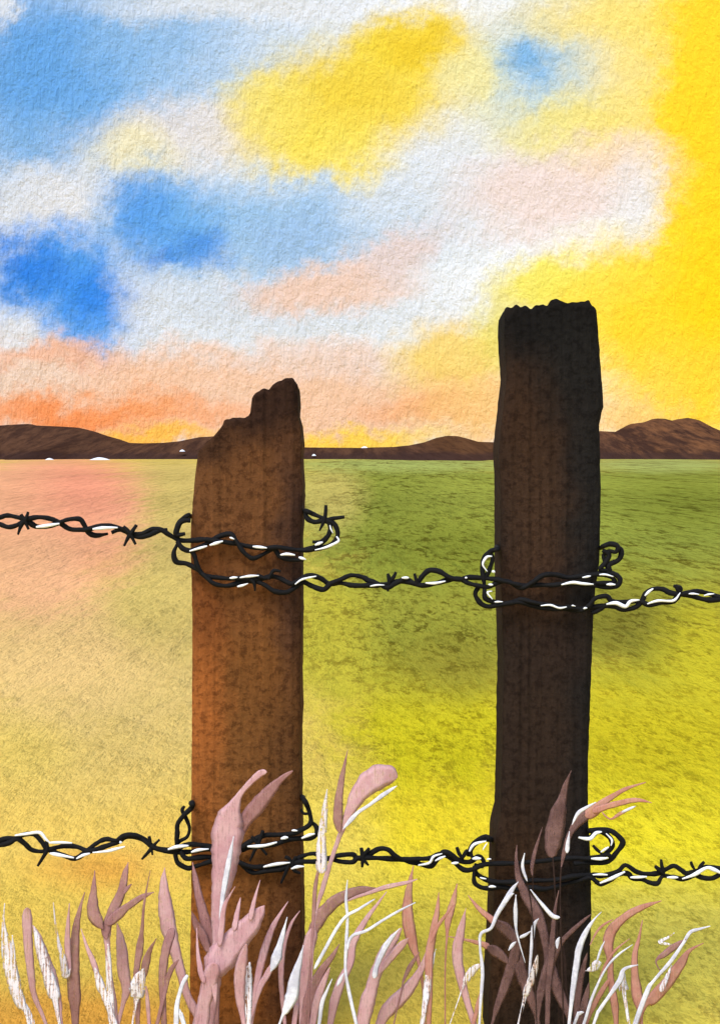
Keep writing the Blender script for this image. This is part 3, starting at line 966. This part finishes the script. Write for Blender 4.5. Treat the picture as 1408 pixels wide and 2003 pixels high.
def build_grass():
    M = {
        'p': blade_mat('pink_blade', (212, 160, 165), (228, 184, 185)),
        'm': blade_mat('mauve_blade', (158, 112, 110), (182, 136, 132)),
        'c': blade_mat('coral_blade', (194, 130, 114), (212, 154, 138)),
        'd': blade_mat('dusky_blade', (108, 80, 76), (142, 108, 102)),
        'k': blade_mat('dark_stem', (50, 38, 34), (66, 50, 44), 0),
        'w': blade_mat('white_blade', (206, 203, 214), (246, 244, 248), 0.12),
        's': blade_mat('streaked_blade', (234, 226, 232), (246, 240, 244), streak=(222, 176, 150)),
    }

    def blade(root, loc, name, key, reg, pts, d, lean, order):
        # pts run from the root to the tip: (x, y, half width) in enlarged pixels
        path = catmull(pts, 7)
        n = len(path)
        verts, faces = [], []
        prev = None
        dn = d - 0.0022 * order
        for k, (x, y, hw) in enumerate(path):
            t = k / (n - 1)
            hw = max(hw, 1.6) * 0.93
            if hw > 5:
                hw *= (.22, .55, .78, .92, 1)[min(4, n - 1 - k)] * ((.3, .6, .85, 1)[min(3, k)] if un(reg, x, y)[1] < 1960 else 1)
            px, py = un(reg, x, y)
            # the upper part bows away from (or towards) the eye
            dd = dn + lean * t * t
            p = at(px, py, dd)
            a = path[max(0, k - 1)]; b = path[min(n - 1, k + 1)]
            tx, tz = b[0] - a[0], -(b[1] - a[1])
            l = math.hypot(tx, tz) or 1
            w = Vector((tz / l, 0, -tx / l))
            h = hw / Z * dd / F * (1 + 0.14 * mnoise.noise(Vector((x * .02, y * .025, order * 3.3))))
            h2 = hw / Z * dd / F * (1 + 0.14 * mnoise.noise(Vector((x * .02 + 31, y * .025, order * 3.3))))
            th = min(max(0.0006, 0.11 * (h + h2) / 2), 0.0016)
            yv = Vector((0, 1, 0))
            verts += [p - w * h, p - w * h * .5 - yv * th, p - yv * th * .65, p + w * h2 * .5 - yv * th, p + w * h2, p + yv * th * .8]
        for k in range(n - 1):
            for i in range(6):
                i2 = (i + 1) % 6
                faces.append((k * 6 + i, k * 6 + i2, (k + 1) * 6 + i2, (k + 1) * 6 + i))
        faces.append((5, 4, 3, 2, 1, 0))
        faces.append(tuple((n - 1) * 6 + i for i in range(6)))
        return mesh_obj(name, verts, faces, M[key], root, loc)

    def plant(name, label, reg, d, parts, group='pink and white grasses in front of the fence'):
        """parts: (kind, colour, points[, region]); parts that start at the bottom edge are carried on to the soil"""
        xs = []
        full = []
        for it in parts:
            kind, key, pts = it[:3]
            rg = it[3] if len(it) > 3 else reg
            pts = list(pts)
            if un(rg, pts[0][0], pts[0][1])[1] > 1940:
                # follow the stroke's own direction down into the soil
                ground = (CY + (H + .02) * F / d)
                gy = (ground - ORG[rg][1]) * Z
                dx = (pts[0][0] - pts[1][0]) / max(40.0, pts[0][1] - pts[1][1])
                gx = pts[0][0] + max(-.35, min(.35, dx)) * (gy - pts[0][1])
                pts = [(gx, gy, max(5, pts[0][2] * .7))] + pts
                xs.append(un(rg, gx, gy)[0])
            full.append((kind, key, rg, pts))
        if not xs:
            rg, pts = full[0][2], full[0][3]
            xs = [un(rg, pts[0][0], pts[0][1])[0]]
        bx = sum(xs) / len(xs)
        loc = Vector(((bx - CX) * d / F, d, 0.0))
        root = empty(name, loc)
        tag(root, label, 'grass', group, 'thing')
        for i, (kind, key, rg, pts) in enumerate(full):  # white strokes laid over the blades are highlights put into shape and colour
            rnd = random.uniform(-.03, .02)
            blade(root, loc, kind, key, rg, pts, d, rnd if not key in 'w' else 0.0, i if key != 'w' else i + 6)

    # ---- left of the broken post
    plant('grass_blade_clump', 'white speckled dry-looking blade, nearest the left edge', 11, 2.70, [
        ('blade', 's', [(215, 1950, 22), (140, 1830, 42), (90, 1660, 52), (55, 1480, 48), (28, 1300, 14), (35, 1150, 3)]),
        ('blade', 's', [(175, 1880, 14), (110, 1640, 16), (95, 1500, 16), (88, 1370, 5)])])
    plant('grass_blade_clump', 'blunt pale pink blade between the two thick white blades at far left', 11, 2.76, [
        ('blade', 'p', [(310, 1960, 14), (240, 1790, 22), (212, 1600, 30), (195, 1400, 36), (190, 1240, 38), (192, 1180, 20)])])
    plant('grass_blade_clump', 'thick white blade streaked with pink, leaning left', 11, 2.73, [
        ('blade', 'p', [(420, 1960, 16), (405, 1870, 30), (360, 1690, 50), (310, 1540, 46), (262, 1380, 26), (228, 1300, 6)]),
        ('highlight', 's', [(395, 1890, 16), (375, 1780, 48), (325, 1620, 42), (280, 1460, 36), (238, 1310, 8)])])
    plant('grass_blade_clump', 'tall mauve blade with a thin white leaf on its left side', 11, 2.78, [
        ('blade', 'm', [(520, 1960, 28), (516, 1800, 48), (508, 1650, 48), (515, 1450, 38), (530, 1300, 26), (555, 1180, 14), (586, 1075, 3)]),
        ('blade', 'p', [(485, 1640, 16), (470, 1500, 24), (468, 1360, 20), (480, 1150, 3)]),
        ('blade', 's', [(488, 1600, 8), (455, 1650, 28), (440, 1550, 25), (410, 1440, 15), (385, 1300, 8), (370, 1145, 3)])])
    plant('branched_grass', 'mauve grass with three spread prongs on a white stem, left of the broken post', 11, 2.72, [
        ('stem', 'p', [(800, 1960, 20), (785, 1850, 26), (755, 1640, 22), (742, 1440, 22), (735, 1340, 34), (742, 1260, 22)]),
        ('blade', 'm', [(735, 1400, 18), (733, 1330, 36), (760, 1240, 34), (800, 1160, 40), (838, 1070, 32), (862, 960, 26), (885, 868, 5)]),
        ('blade', 'm', [(715, 1330, 12), (668, 1265, 48), (640, 1190, 46), (648, 1060, 24), (655, 925, 3)]),
        ('blade', 'm', [(740, 1300, 30), (800, 1240, 40), (880, 1175, 28), (985, 1105, 20), (1062, 1074, 3)]),
        ('blade', 'm', [(850, 1085, 16), (880, 1045, 14), (908, 1018, 4)]),
        ('blade', 'p', [(690, 1720, 14), (650, 1570, 22), (600, 1450, 14), (560, 1325, 3)]),
        ('highlight', 's', [(765, 1840, 28), (755, 1680, 24), (745, 1430, 22)]),
        ('highlight', 's', [(745, 1850, 24), (695, 1720, 34), (655, 1590, 10)])])
    plant('grass_blade_clump', 'pink pointed blade just right of the three-pronged mauve grass', 11, 2.77, [
        ('blade', 'p', [(820, 1960, 14), (850, 1840, 18), (872, 1740, 36), (850, 1600, 46), (838, 1440, 38), (808, 1285, 8)])])
    plant('grass_blade_clump', 'mauve blade with a white bulb-shaped base, left of the broken post', 11, 2.71, [
        ('blade', 'm', [(950, 1970, 16), (948, 1850, 26), (940, 1640, 22), (965, 1450, 28), (980, 1330, 14), (995, 1150, 9), (1036, 925, 2)]),
        ('blade', 'm', [(985, 1680, 24), (1008, 1560, 30), (1032, 1480, 18), (1078, 1392, 3)]),
        ('blade', 'p', [(1028, 1970, 14), (1020, 1850, 16), (1008, 1720, 10)]),
        ('highlight', 's', [(930, 1880, 10), (945, 1790, 50), (955, 1700, 58), (990, 1600, 14)])])
    plant('grass_blade_clump', 'broad pink blade tapering to a tall point beside the broken post', 11, 2.79, [
        ('blade', 'p', [(1370, 1960, 26), (1330, 1870, 32), (1285, 1770, 30), (1245, 1620, 36), (1212, 1500, 42), (1170, 1350, 58), (1142, 1180, 56), (1130, 1020, 30), (1136, 905, 4)])])
    plant('branched_grass', 'blunt mauve forked stalk in front of the broad pink pointed blade', 11, 2.69, [
        ('stem', 'm', [(1130, 1970, 24), (1125, 1850, 24), (1120, 1650, 30), (1142, 1480, 34), (1175, 1370, 34), (1196, 1320, 18)]),
        ('blade', 'm', [(1132, 1780, 16), (1160, 1660, 20), (1190, 1590, 18), (1236, 1535, 6)])])
    plant('grass_blade_clump', 'short bent bare white stalk at the foot of the broken post', 11, 2.66, [
        ('stem', 'w', [(1215, 1970, 20), (1222, 1840, 17), (1250, 1730, 15), (1280, 1665, 15), (1295, 1645, 12)]),
        ('blade', 'w', [(1262, 1970, 18), (1248, 1920, 14), (1240, 1880, 5)])])
    # ---- in front of the broken post
    plant('grass_blade_clump', 'two greyish mauve blades leaning left in front of the broken post', 12, 2.80, [
        ('blade', 'm', [(260, 1990, 20), (255, 1700, 30), (225, 1480, 42), (190, 1300, 44), (150, 1150, 34), (118, 1000, 24), (95, 870, 5)]),
        ('blade', 'm', [(210, 1500, 22), (165, 1380, 36), (118, 1290, 28), (88, 1205, 8)])])
    plant('plumed_grass', 'tallest pink grass with a big paddle head, in front of the broken post', 12, 2.74, [
        ('blade', 'p', [(210, 1990, 36), (235, 1700, 60), (268, 1450, 42), (262, 1250, 42), (285, 1080, 66), (318, 880, 98), (335, 680, 118), (352, 560, 96), (385, 470, 46), (425, 395, 22), (490, 320, 22), (560, 258, 26), (605, 245, 18)]),
        ('blade', 'm', [(395, 760, 20), (440, 610, 46), (525, 500, 60), (620, 385, 50), (700, 300, 24), (785, 238, 12)]),
        ('highlight', 'w', [(282, 1290, 8), (302, 1110, 17), (338, 900, 22), (378, 690, 5)])])
    plant('plumed_grass', 'bushy spread pink tuft low on the front of the broken post', 12, 2.71, [
        ('stem', 'p', [(150, 1990, 60), (178, 1830, 52), (215, 1680, 60), (250, 1560, 60)]),
        ('blade', 'p', [(210, 1660, 60), (285, 1540, 112), (390, 1410, 92), (485, 1305, 78), (550, 1220, 48), (590, 1165, 8)]),
        ('blade', 'p', [(380, 1340, 24), (398, 1240, 20), (425, 1110, 8)]),
        ('blade', 'p', [(490, 1270, 26), (525, 1110, 12), (560, 990, 2)]),
        ('blade', 'p', [(280, 1450, 30), (310, 1190, 18), (350, 1100, 8), (388, 1035, 2)]),
        ('blade', 'p', [(240, 1590, 30), (246, 1720, 28), (252, 1842, 8)]),
        ('blade', 'p', [(175, 1700, 24), (148, 1600, 22), (130, 1470, 12), (124, 1320, 3)])])
    plant('grass_blade_clump', 'stout white blade on a pink leaf, middle of the broken post', 12, 2.68, [
        ('blade', 'p', [(450, 1990, 18), (425, 1830, 34), (420, 1700, 42), (432, 1570, 42), (465, 1430, 18)]),
        ('blade', 's', [(482, 1990, 20), (476, 1850, 30), (474, 1700, 36), (488, 1555, 16)])])
    plant('grass_blade_clump', 'pink curved blade with a white spear leaf, right half of the broken post', 12, 2.73, [
        ('blade', 'p', [(500, 1990, 10), (520, 1850, 18), (540, 1690, 25), (582, 1500, 30), (640, 1330, 22), (700, 1220, 11), (752, 1138, 2)]),
        ('blade', 'p', [(515, 1880, 12), (560, 1730, 22), (615, 1630, 24), (660, 1540, 14)]),
        ('highlight', 'w', [(630, 1625, 6), (668, 1540, 38), (698, 1430, 24), (746, 1245, 3)])])
    plant('grass_blade_clump', 'single thin pink blade rising up the right edge of the broken post', 12, 2.77, [
        ('blade', 'p', [(730, 1980, 14), (716, 1850, 16), (704, 1680, 20), (710, 1520, 22), (740, 1385, 14), (780, 1280, 10), (834, 1202, 2)])])
    plant('grass_blade_clump', 'white spear blade on the lower right corner of the broken post', 12, 2.67, [
        ('blade', 'w', [(690, 1990, 8), (735, 1890, 26), (778, 1790, 48), (800, 1660, 38), (830, 1550, 20), (858, 1440, 4)]),
        ('blade', 'p', [(800, 1930, 20), (812, 1830, 18), (826, 1700, 12)])])
    # ---- between the posts
    plant('arching_grass', 'broad arching mauve blade bending right beside the broken post', 12, 2.78, [
        ('blade', 'p', [(850, 1990, 26), (858, 1800, 32), (868, 1640, 40), (892, 1460, 46), (930, 1320, 44)]),
        ('blade', 'm', [(905, 1400, 26), (945, 1300, 44), (1005, 1205, 48), (1100, 1120, 44), (1225, 1068, 34), (1370, 1046, 8)]),
        ('highlight', 'p', [(1150, 1140, 6), (1220, 1108, 10), (1320, 1075, 14), (1420, 1040, 18), (1560, 1010, 14), (1640, 985, 4)])])
    plant('grass_blade_clump', 'slanting mauve blade under the broad arching blade', 12, 2.72, [
        ('blade', 'm', [(860, 1990, 30), (888, 1870, 44), (925, 1740, 46), (985, 1615, 32), (1060, 1510, 18), (1105, 1430, 3)]),
        ('blade', 'p', [(920, 1990, 24), (945, 1850, 30), (985, 1720, 26), (1040, 1590, 10)]),
        ('blade', 'w', [(965, 1985, 13), (985, 1840, 17), (1020, 1750, 10), (1055, 1670, 3)])])
    plant('branched_grass', 'tall thin white branching twig with two slanting arms, between the posts', 12, 2.65, [
        ('stem', 'w', [(1215, 1960, 13), (1168, 1745, 14), (1146, 1600, 11), (1154, 1400, 14), (1160, 1250, 10), (1150, 1130, 12), (1160, 990, 3)]),
        ('branch', 'w', [(932, 1605, 14), (1000, 1480, 13), (1080, 1335, 13), (1150, 1242, 12), (1240, 1190, 11), (1350, 1120, 8)]),
        ('branch', 'w', [(1160, 1470, 8), (1172, 1410, 11), (1205, 1368, 12), (1290, 1340, 12), (1408, 1265, 11), (1520, 1200, 9), (1628, 1145, 4)]),
        ('highlight', 'w', [(1088, 1722, 16), (1135, 1630, 12)])])
    plant('grass_blade_clump', 'leaning pink blade behind the white branching twig', 12, 2.76, [
        ('blade', 'p', [(1040, 1990, 24), (1070, 1830, 36), (1120, 1680, 34), (1180, 1560, 28), (1200, 1420, 30), (1290, 1260, 20), (1370, 1150, 10), (1430, 1070, 3)])])
    plant('plumed_grass', 'tall white spear head floating high on a thin mauve stem, right of the broken post', 12, 2.70, [
        ('stem', 'm', [(890, 1990, 8), (900, 1700, 9), (918, 1400, 10), (932, 1150, 17), (938, 1040, 15), (965, 900, 12)]),
        ('seed_head', 's', [(985, 945, 34), (980, 880, 42), (980, 760, 36), (990, 640, 30), (1005, 500, 21), (1020, 365, 3)])])
    plant('plumed_grass', 'tall grass with a white-edged pink paddle and a mauve spear, between the posts', 12, 2.73, [
        ('stem', 'p', [(905, 1990, 8), (915, 1600, 8), (940, 1240, 9), (990, 1050, 19), (1050, 850, 16), (1105, 690, 18), (1140, 620, 24)]),
        ('seed_head', 'p', [(1120, 660, 16), (1170, 530, 36), (1225, 420, 62), (1300, 330, 84), (1380, 280, 88), (1450, 270, 76), (1505, 280, 30)]),
        ('blade', 'm', [(1108, 670, 12), (1094, 570, 36), (1104, 410, 30), (1128, 260, 18), (1162, 92, 2)]),
        ('highlight', 'w', [(1128, 642, 7), (1190, 570, 18), (1240, 520, 14), (1310, 475, 12), (1410, 402, 17), (1500, 342, 8)])])
    plant('grass_blade_clump', 'wide pink leaf with a white streak, below the coral spear between the posts', 13, 2.74, [
        ('blade', 'p', [(30, 1990, 50), (62, 1850, 58), (98, 1720, 46), (140, 1590, 44), (210, 1450, 46), (300, 1320, 18)]),
        ('blade', 'p', [(130, 1650, 12), (215, 1535, 30), (300, 1440, 28), (352, 1388, 6)]),
        ('highlight', 'w', [(112, 1668, 26), (130, 1580, 18), (195, 1440, 22), (285, 1325, 4)])])
    plant('grass_blade_clump', 'coral spear-shaped blade standing midway between the posts', 13, 2.79, [
        ('blade', 'c', [(455, 1990, 10), (450, 1750, 12), (418, 1560, 14), (390, 1475, 28), (358, 1350, 46), (340, 1210, 42), (350, 1060, 26), (382, 890, 3)])])
    plant('grass_blade_clump', 'broad pink blade slanting right along the bottom, between the posts', 13, 2.77, [
        ('blade', 'p', [(150, 1990, 36), (210, 1880, 56), (320, 1770, 52), (410, 1650, 32), (460, 1540, 18), (480, 1450, 6)]),
        ('blade', 'm', [(290, 1790, 6), (315, 1680, 10), (362, 1580, 18), (424, 1486, 3)])])
    plant('grass_blade_clump', 'tall coral blade with a white lower leaf, left of the dark post', 13, 2.72, [
        ('blade', 'c', [(485, 1990, 20), (490, 1750, 26), (490, 1520, 32), (520, 1340, 28), (545, 1200, 18), (556, 1075, 3)]),
        ('blade', 'c', [(500, 1420, 14), (548, 1310, 14), (605, 1230, 10), (660, 1160, 3)]),
        ('highlight', 's', [(452, 1905, 18), (470, 1780, 28), (490, 1630, 24), (536, 1465, 4)])])
    plant('grass_blade_clump', 'coral dagger-shaped blade with its tip left of the right post loop', 13, 2.79, [
        ('blade', 'c', [(600, 1990, 6), (600, 1600, 6), (612, 1380, 10), (622, 1260, 28), (652, 1150, 25), (682, 1015, 3)])])
    plant('grass_blade_clump', 'rosy blade bulging in the middle, a white leaf at its right, near the dark post', 13, 2.70, [
        ('blade', 'p', [(800, 1990, 22), (752, 1830, 26), (705, 1650, 36), (682, 1490, 40), (708, 1340, 30), (742, 1185, 3)]),
        ('blade', 'c', [(790, 1990, 14), (825, 1860, 20), (850, 1740, 8)]),
        ('highlight', 's', [(698, 1795, 5), (740, 1690, 25), (790, 1610, 30), (856, 1565, 6)])])
    # ---- the dark post
    plant('branched_grass', 'zigzag bare white stalk over the left edge of the dark post', 13, 2.64, [
        ('stem', 'w', [(835, 1970, 9), (842, 1850, 11), (852, 1720, 13), (856, 1600, 14), (840, 1460, 10), (845, 1362, 12), (915, 1322, 12), (955, 1230, 16), (1010, 1140, 19), (1055, 1065, 18), (1102, 1002, 4)]),
        ('branch', 'w', [(1015, 1150, 10), (1040, 1105, 14), (1072, 1082, 5)])])
    plant('branched_grass', 'dusky rose grass with two forked legs and leaves thrown left across the dark post edge', 13, 2.75, [
        ('stem', 'd', [(920, 1990, 10), (955, 1870, 24), (1030, 1670, 40), (1075, 1520, 42), (1100, 1420, 28)]),
        ('stem', 'd', [(1240, 1990, 18), (1225, 1900, 26), (1175, 1770, 40), (1122, 1620, 46), (1100, 1480, 34)]),
        ('blade', 'd', [(1110, 1450, 18), (1035, 1350, 48), (935, 1270, 34)]),
        ('blade', 'c', [(945, 1285, 28), (910, 1255, 26), (830, 1185, 17), (756, 1095, 3)]),
        ('blade', 'd', [(1040, 1570, 8), (975, 1505, 40), (890, 1450, 36)]),
        ('blade', 'c', [(900, 1455, 28), (850, 1430, 20), (740, 1402, 10), (615, 1378, 3)]),
        ('highlight', 'w', [(1035, 1476, 4), (1060, 1440, 14), (1086, 1415, 5)]),
        ('highlight', 'w', [(1110, 1388, 12), (1150, 1370, 12), (1188, 1342, 3)])])
    plant('branched_grass', 'dusky rose X-shaped grass with a long curved upper arm, on the dark post', 14, 2.71, [
        ('stem', 'd', [(145, 1990, 14), (168, 1790, 30), (215, 1630, 42), (255, 1510, 38), (325, 1405, 20), (420, 1310, 16), (524, 1222, 6)]),
        ('stem', 'd', [(380, 1990, 18), (350, 1890, 30), (285, 1740, 46), (240, 1600, 44), (212, 1470, 28), (186, 1330, 36), (135, 1205, 46), (65, 1085, 36), (22, 980, 26), (4, 850, 14), (8, 750, 3)]),
        ('stem', 'd', [(218, 1990, 18), (222, 1800, 20), (232, 1640, 24), (250, 1480, 26), (256, 1350, 20), (270, 1200, 12), (296, 1062, 3)]),
        ('highlight', 'w', [(285, 1465, 6), (288, 1415, 15), (302, 1383, 4)])])
    plant('grass_blade_clump', 'short curved white sliver beside a white slanting one, upper dark post', 13, 2.66, [
        ('stem', 'k', [(1230, 1990, 5), (1215, 1600, 5), (1195, 1200, 5), (1160, 995, 6)]),
        ('blade', 'w', [(1164, 1000, 9), (1132, 900, 12), (1146, 805, 3)]),
        ('blade', 'w', [(1186, 1055, 4), (1255, 1145, 12), (1335, 1235, 17), (1388, 1248, 14)])])
    plant('grass_blade_clump', 'tall white crooked stalk above a blunt white blade, left half of the dark post', 13, 2.68, [
        ('stem', 'k', [(1110, 1990, 5), (1135, 1850, 8)]),
        ('blade', 's', [(1128, 1880, 10), (1155, 1770, 24), (1205, 1640, 26), (1236, 1505, 12)]),
        ('blade', 'w', [(1176, 1680, 8), (1192, 1470, 12), (1208, 1310, 16), (1242, 1256, 5)]),
        ('blade', 'w', [(1150, 1560, 3), (1092, 1355, 8), (1084, 1220, 16), (1086, 1092, 5)])])
    plant('grass_blade_clump', 'slim dusky sliver of a leaf left of the big dusky leaf on the dark post', 14, 2.78, [
        ('stem', 'k', [(160, 1990, 5), (140, 1500, 5), (120, 1100, 5), (118, 960, 4)]),
        ('blade', 'd', [(118, 970, 3), (112, 900, 14), (138, 780, 14), (184, 625, 2)])])
    plant('plumed_grass', 'big dusky pointed leaf like a flame, high on the dark post', 14, 2.76, [
        ('stem', 'k', [(300, 1990, 6), (290, 1500, 6), (270, 1050, 6), (255, 830, 8)]),
        ('seed_head', 'd', [(245, 835, 26), (250, 780, 52), (268, 660, 72), (292, 540, 62), (320, 430, 34), (346, 330, 18), (382, 236, 2)])])
    plant('arching_grass', 'coral grass arching right from the dark post with three drooping tips', 14, 2.69, [
        ('stem', 'k', [(330, 1990, 6), (315, 1500, 6), (306, 1100, 6), (312, 900, 5)]),
        ('blade', 'd', [(311, 920, 3), (334, 800, 18), (375, 670, 22), (440, 580, 38), (505, 535, 44)]),
        ('blade', 'c', [(480, 555, 40), (545, 510, 42), (640, 432, 24), (760, 362, 14), (895, 318, 3)]),
        ('blade', 'c', [(530, 520, 28), (610, 490, 24), (710, 462, 22), (830, 440, 17), (935, 458, 3)]),
        ('blade', 'c', [(590, 520, 6), (650, 570, 7), (720, 532, 13), (830, 482, 6)]),
        ('highlight', 'w', [(388, 610, 5), (430, 530, 14), (490, 490, 11), (552, 455, 4)]),
        ('highlight', 'w', [(352, 805, 18), (360, 730, 14), (370, 655, 3)]),
        ('highlight', 'w', [(728, 525, 8), (780, 502, 11), (824, 482, 6)])])
    plant('grass_blade_clump', 'low dusky pink tuft at the foot of the dark post, right corner', 14, 2.74, [
        ('blade', 'd', [(440, 1990, 40), (425, 1870, 30), (440, 1700, 26), (470, 1580, 18), (492, 1490, 6)]),
        ('blade', 'd', [(450, 1940, 30), (480, 1820, 26), (506, 1690, 8)]),
        ('blade', 'k', [(400, 1990, 10), (352, 1780, 11), (338, 1560, 12), (328, 1440, 3)]),
        ('highlight', 'w', [(412, 1960, 12), (440, 1910, 14), (470, 1900, 6)])])
    plant('grass_blade_clump', 'long curved white blade along the right edge of the dark post', 14, 2.65, [
        ('blade', 'w', [(368, 1975, 12), (392, 1760, 20), (414, 1600, 24), (440, 1450, 25), (488, 1340, 18), (540, 1262, 8), (590, 1210, 2)])])
    # ---- right of the dark post
    plant('arching_grass', 'tall coral stalk with a broad bent-over top, right of the dark post', 14, 2.76, [
        ('blade', 'c', [(692, 1990, 18), (682, 1860, 30), (655, 1680, 25), (648, 1530, 26), (636, 1430, 40), (662, 1335, 42), (742, 1252, 30), (860, 1182, 24), (1004, 1133, 3)]),
        ('blade', 'c', [(620, 1480, 8), (520, 1420, 5), (590, 1312, 10), (665, 1268, 5)]) if False else
        ('blade', 'c', [(480, 1990, 14), (540, 1850, 20), (600, 1745, 20), (648, 1670, 14)]),
        ('blade', 'c', [(510, 1440, 4), (560, 1345, 9), (610, 1295, 9), (670, 1262, 4)]),
        ('blade', 'c', [(560, 1720, 5), (610, 1590, 10), (680, 1480, 10), (785, 1393, 2)])])
    plant('branched_grass', 'thin white blade with a white tuft halfway, just right of the dark post', 14, 2.70, [
        ('blade', 'w', [(470, 1980, 12), (530, 1790, 11), (615, 1610, 8), (700, 1510, 9), (805, 1435, 2)]),
        ('blade', 's', [(480, 1615, 4), (530, 1600, 26), (560, 1570, 34), (590, 1560, 8)]),
        ('blade', 'w', [(552, 1570, 6), (585, 1470, 9), (612, 1410, 2)])])
    plant('branched_grass', 'white forked twig with a dabbed white leaf, right of the tall coral stalk', 14, 2.66, [
        ('stem', 'w', [(545, 1960, 12), (575, 1890, 14), (650, 1780, 14), (718, 1680, 22), (748, 1605, 14), (842, 1574, 5)]),
        ('blade', 's', [(750, 1800, 14), (742, 1750, 36), (735, 1680, 28), (742, 1610, 12)])])
    plant('branched_grass', 'coral V-shaped grass overlaid by a long slanting white stalk, at the far right', 14, 2.73, [
        ('blade', 'c', [(866, 1990, 12), (860, 1895, 26), (838, 1790, 42), (820, 1650, 30), (820, 1500, 22), (846, 1400, 13), (872, 1265, 3)]),
        ('blade', 'c', [(862, 1900, 22), (945, 1808, 44), (1048, 1690, 42), (1138, 1565, 36), (1192, 1480, 16), (1292, 1424, 3)]),
        ('blade', 'm', [(1010, 1640, 5), (965, 1552, 7), (1025, 1500, 25), (1105, 1440, 22), (1172, 1398, 4)]),
        ('highlight', 'w', [(882, 1815, 20), (950, 1685, 12), (1060, 1560, 15), (1150, 1430, 13), (1200, 1352, 14), (1265, 1328, 10), (1338, 1308, 4)]),
        ('highlight', 's', [(995, 1760, 26), (1035, 1670, 18), (1072, 1578, 5)]),
        ('highlight', 's', [(1110, 1440, 3), (990, 1420, 14), (1045, 1388, 10), (1092, 1353, 3)])])


build_sky()
build_field()
build_hills()
build_paper_gaps()
build_posts()
build_wires()
build_grass()
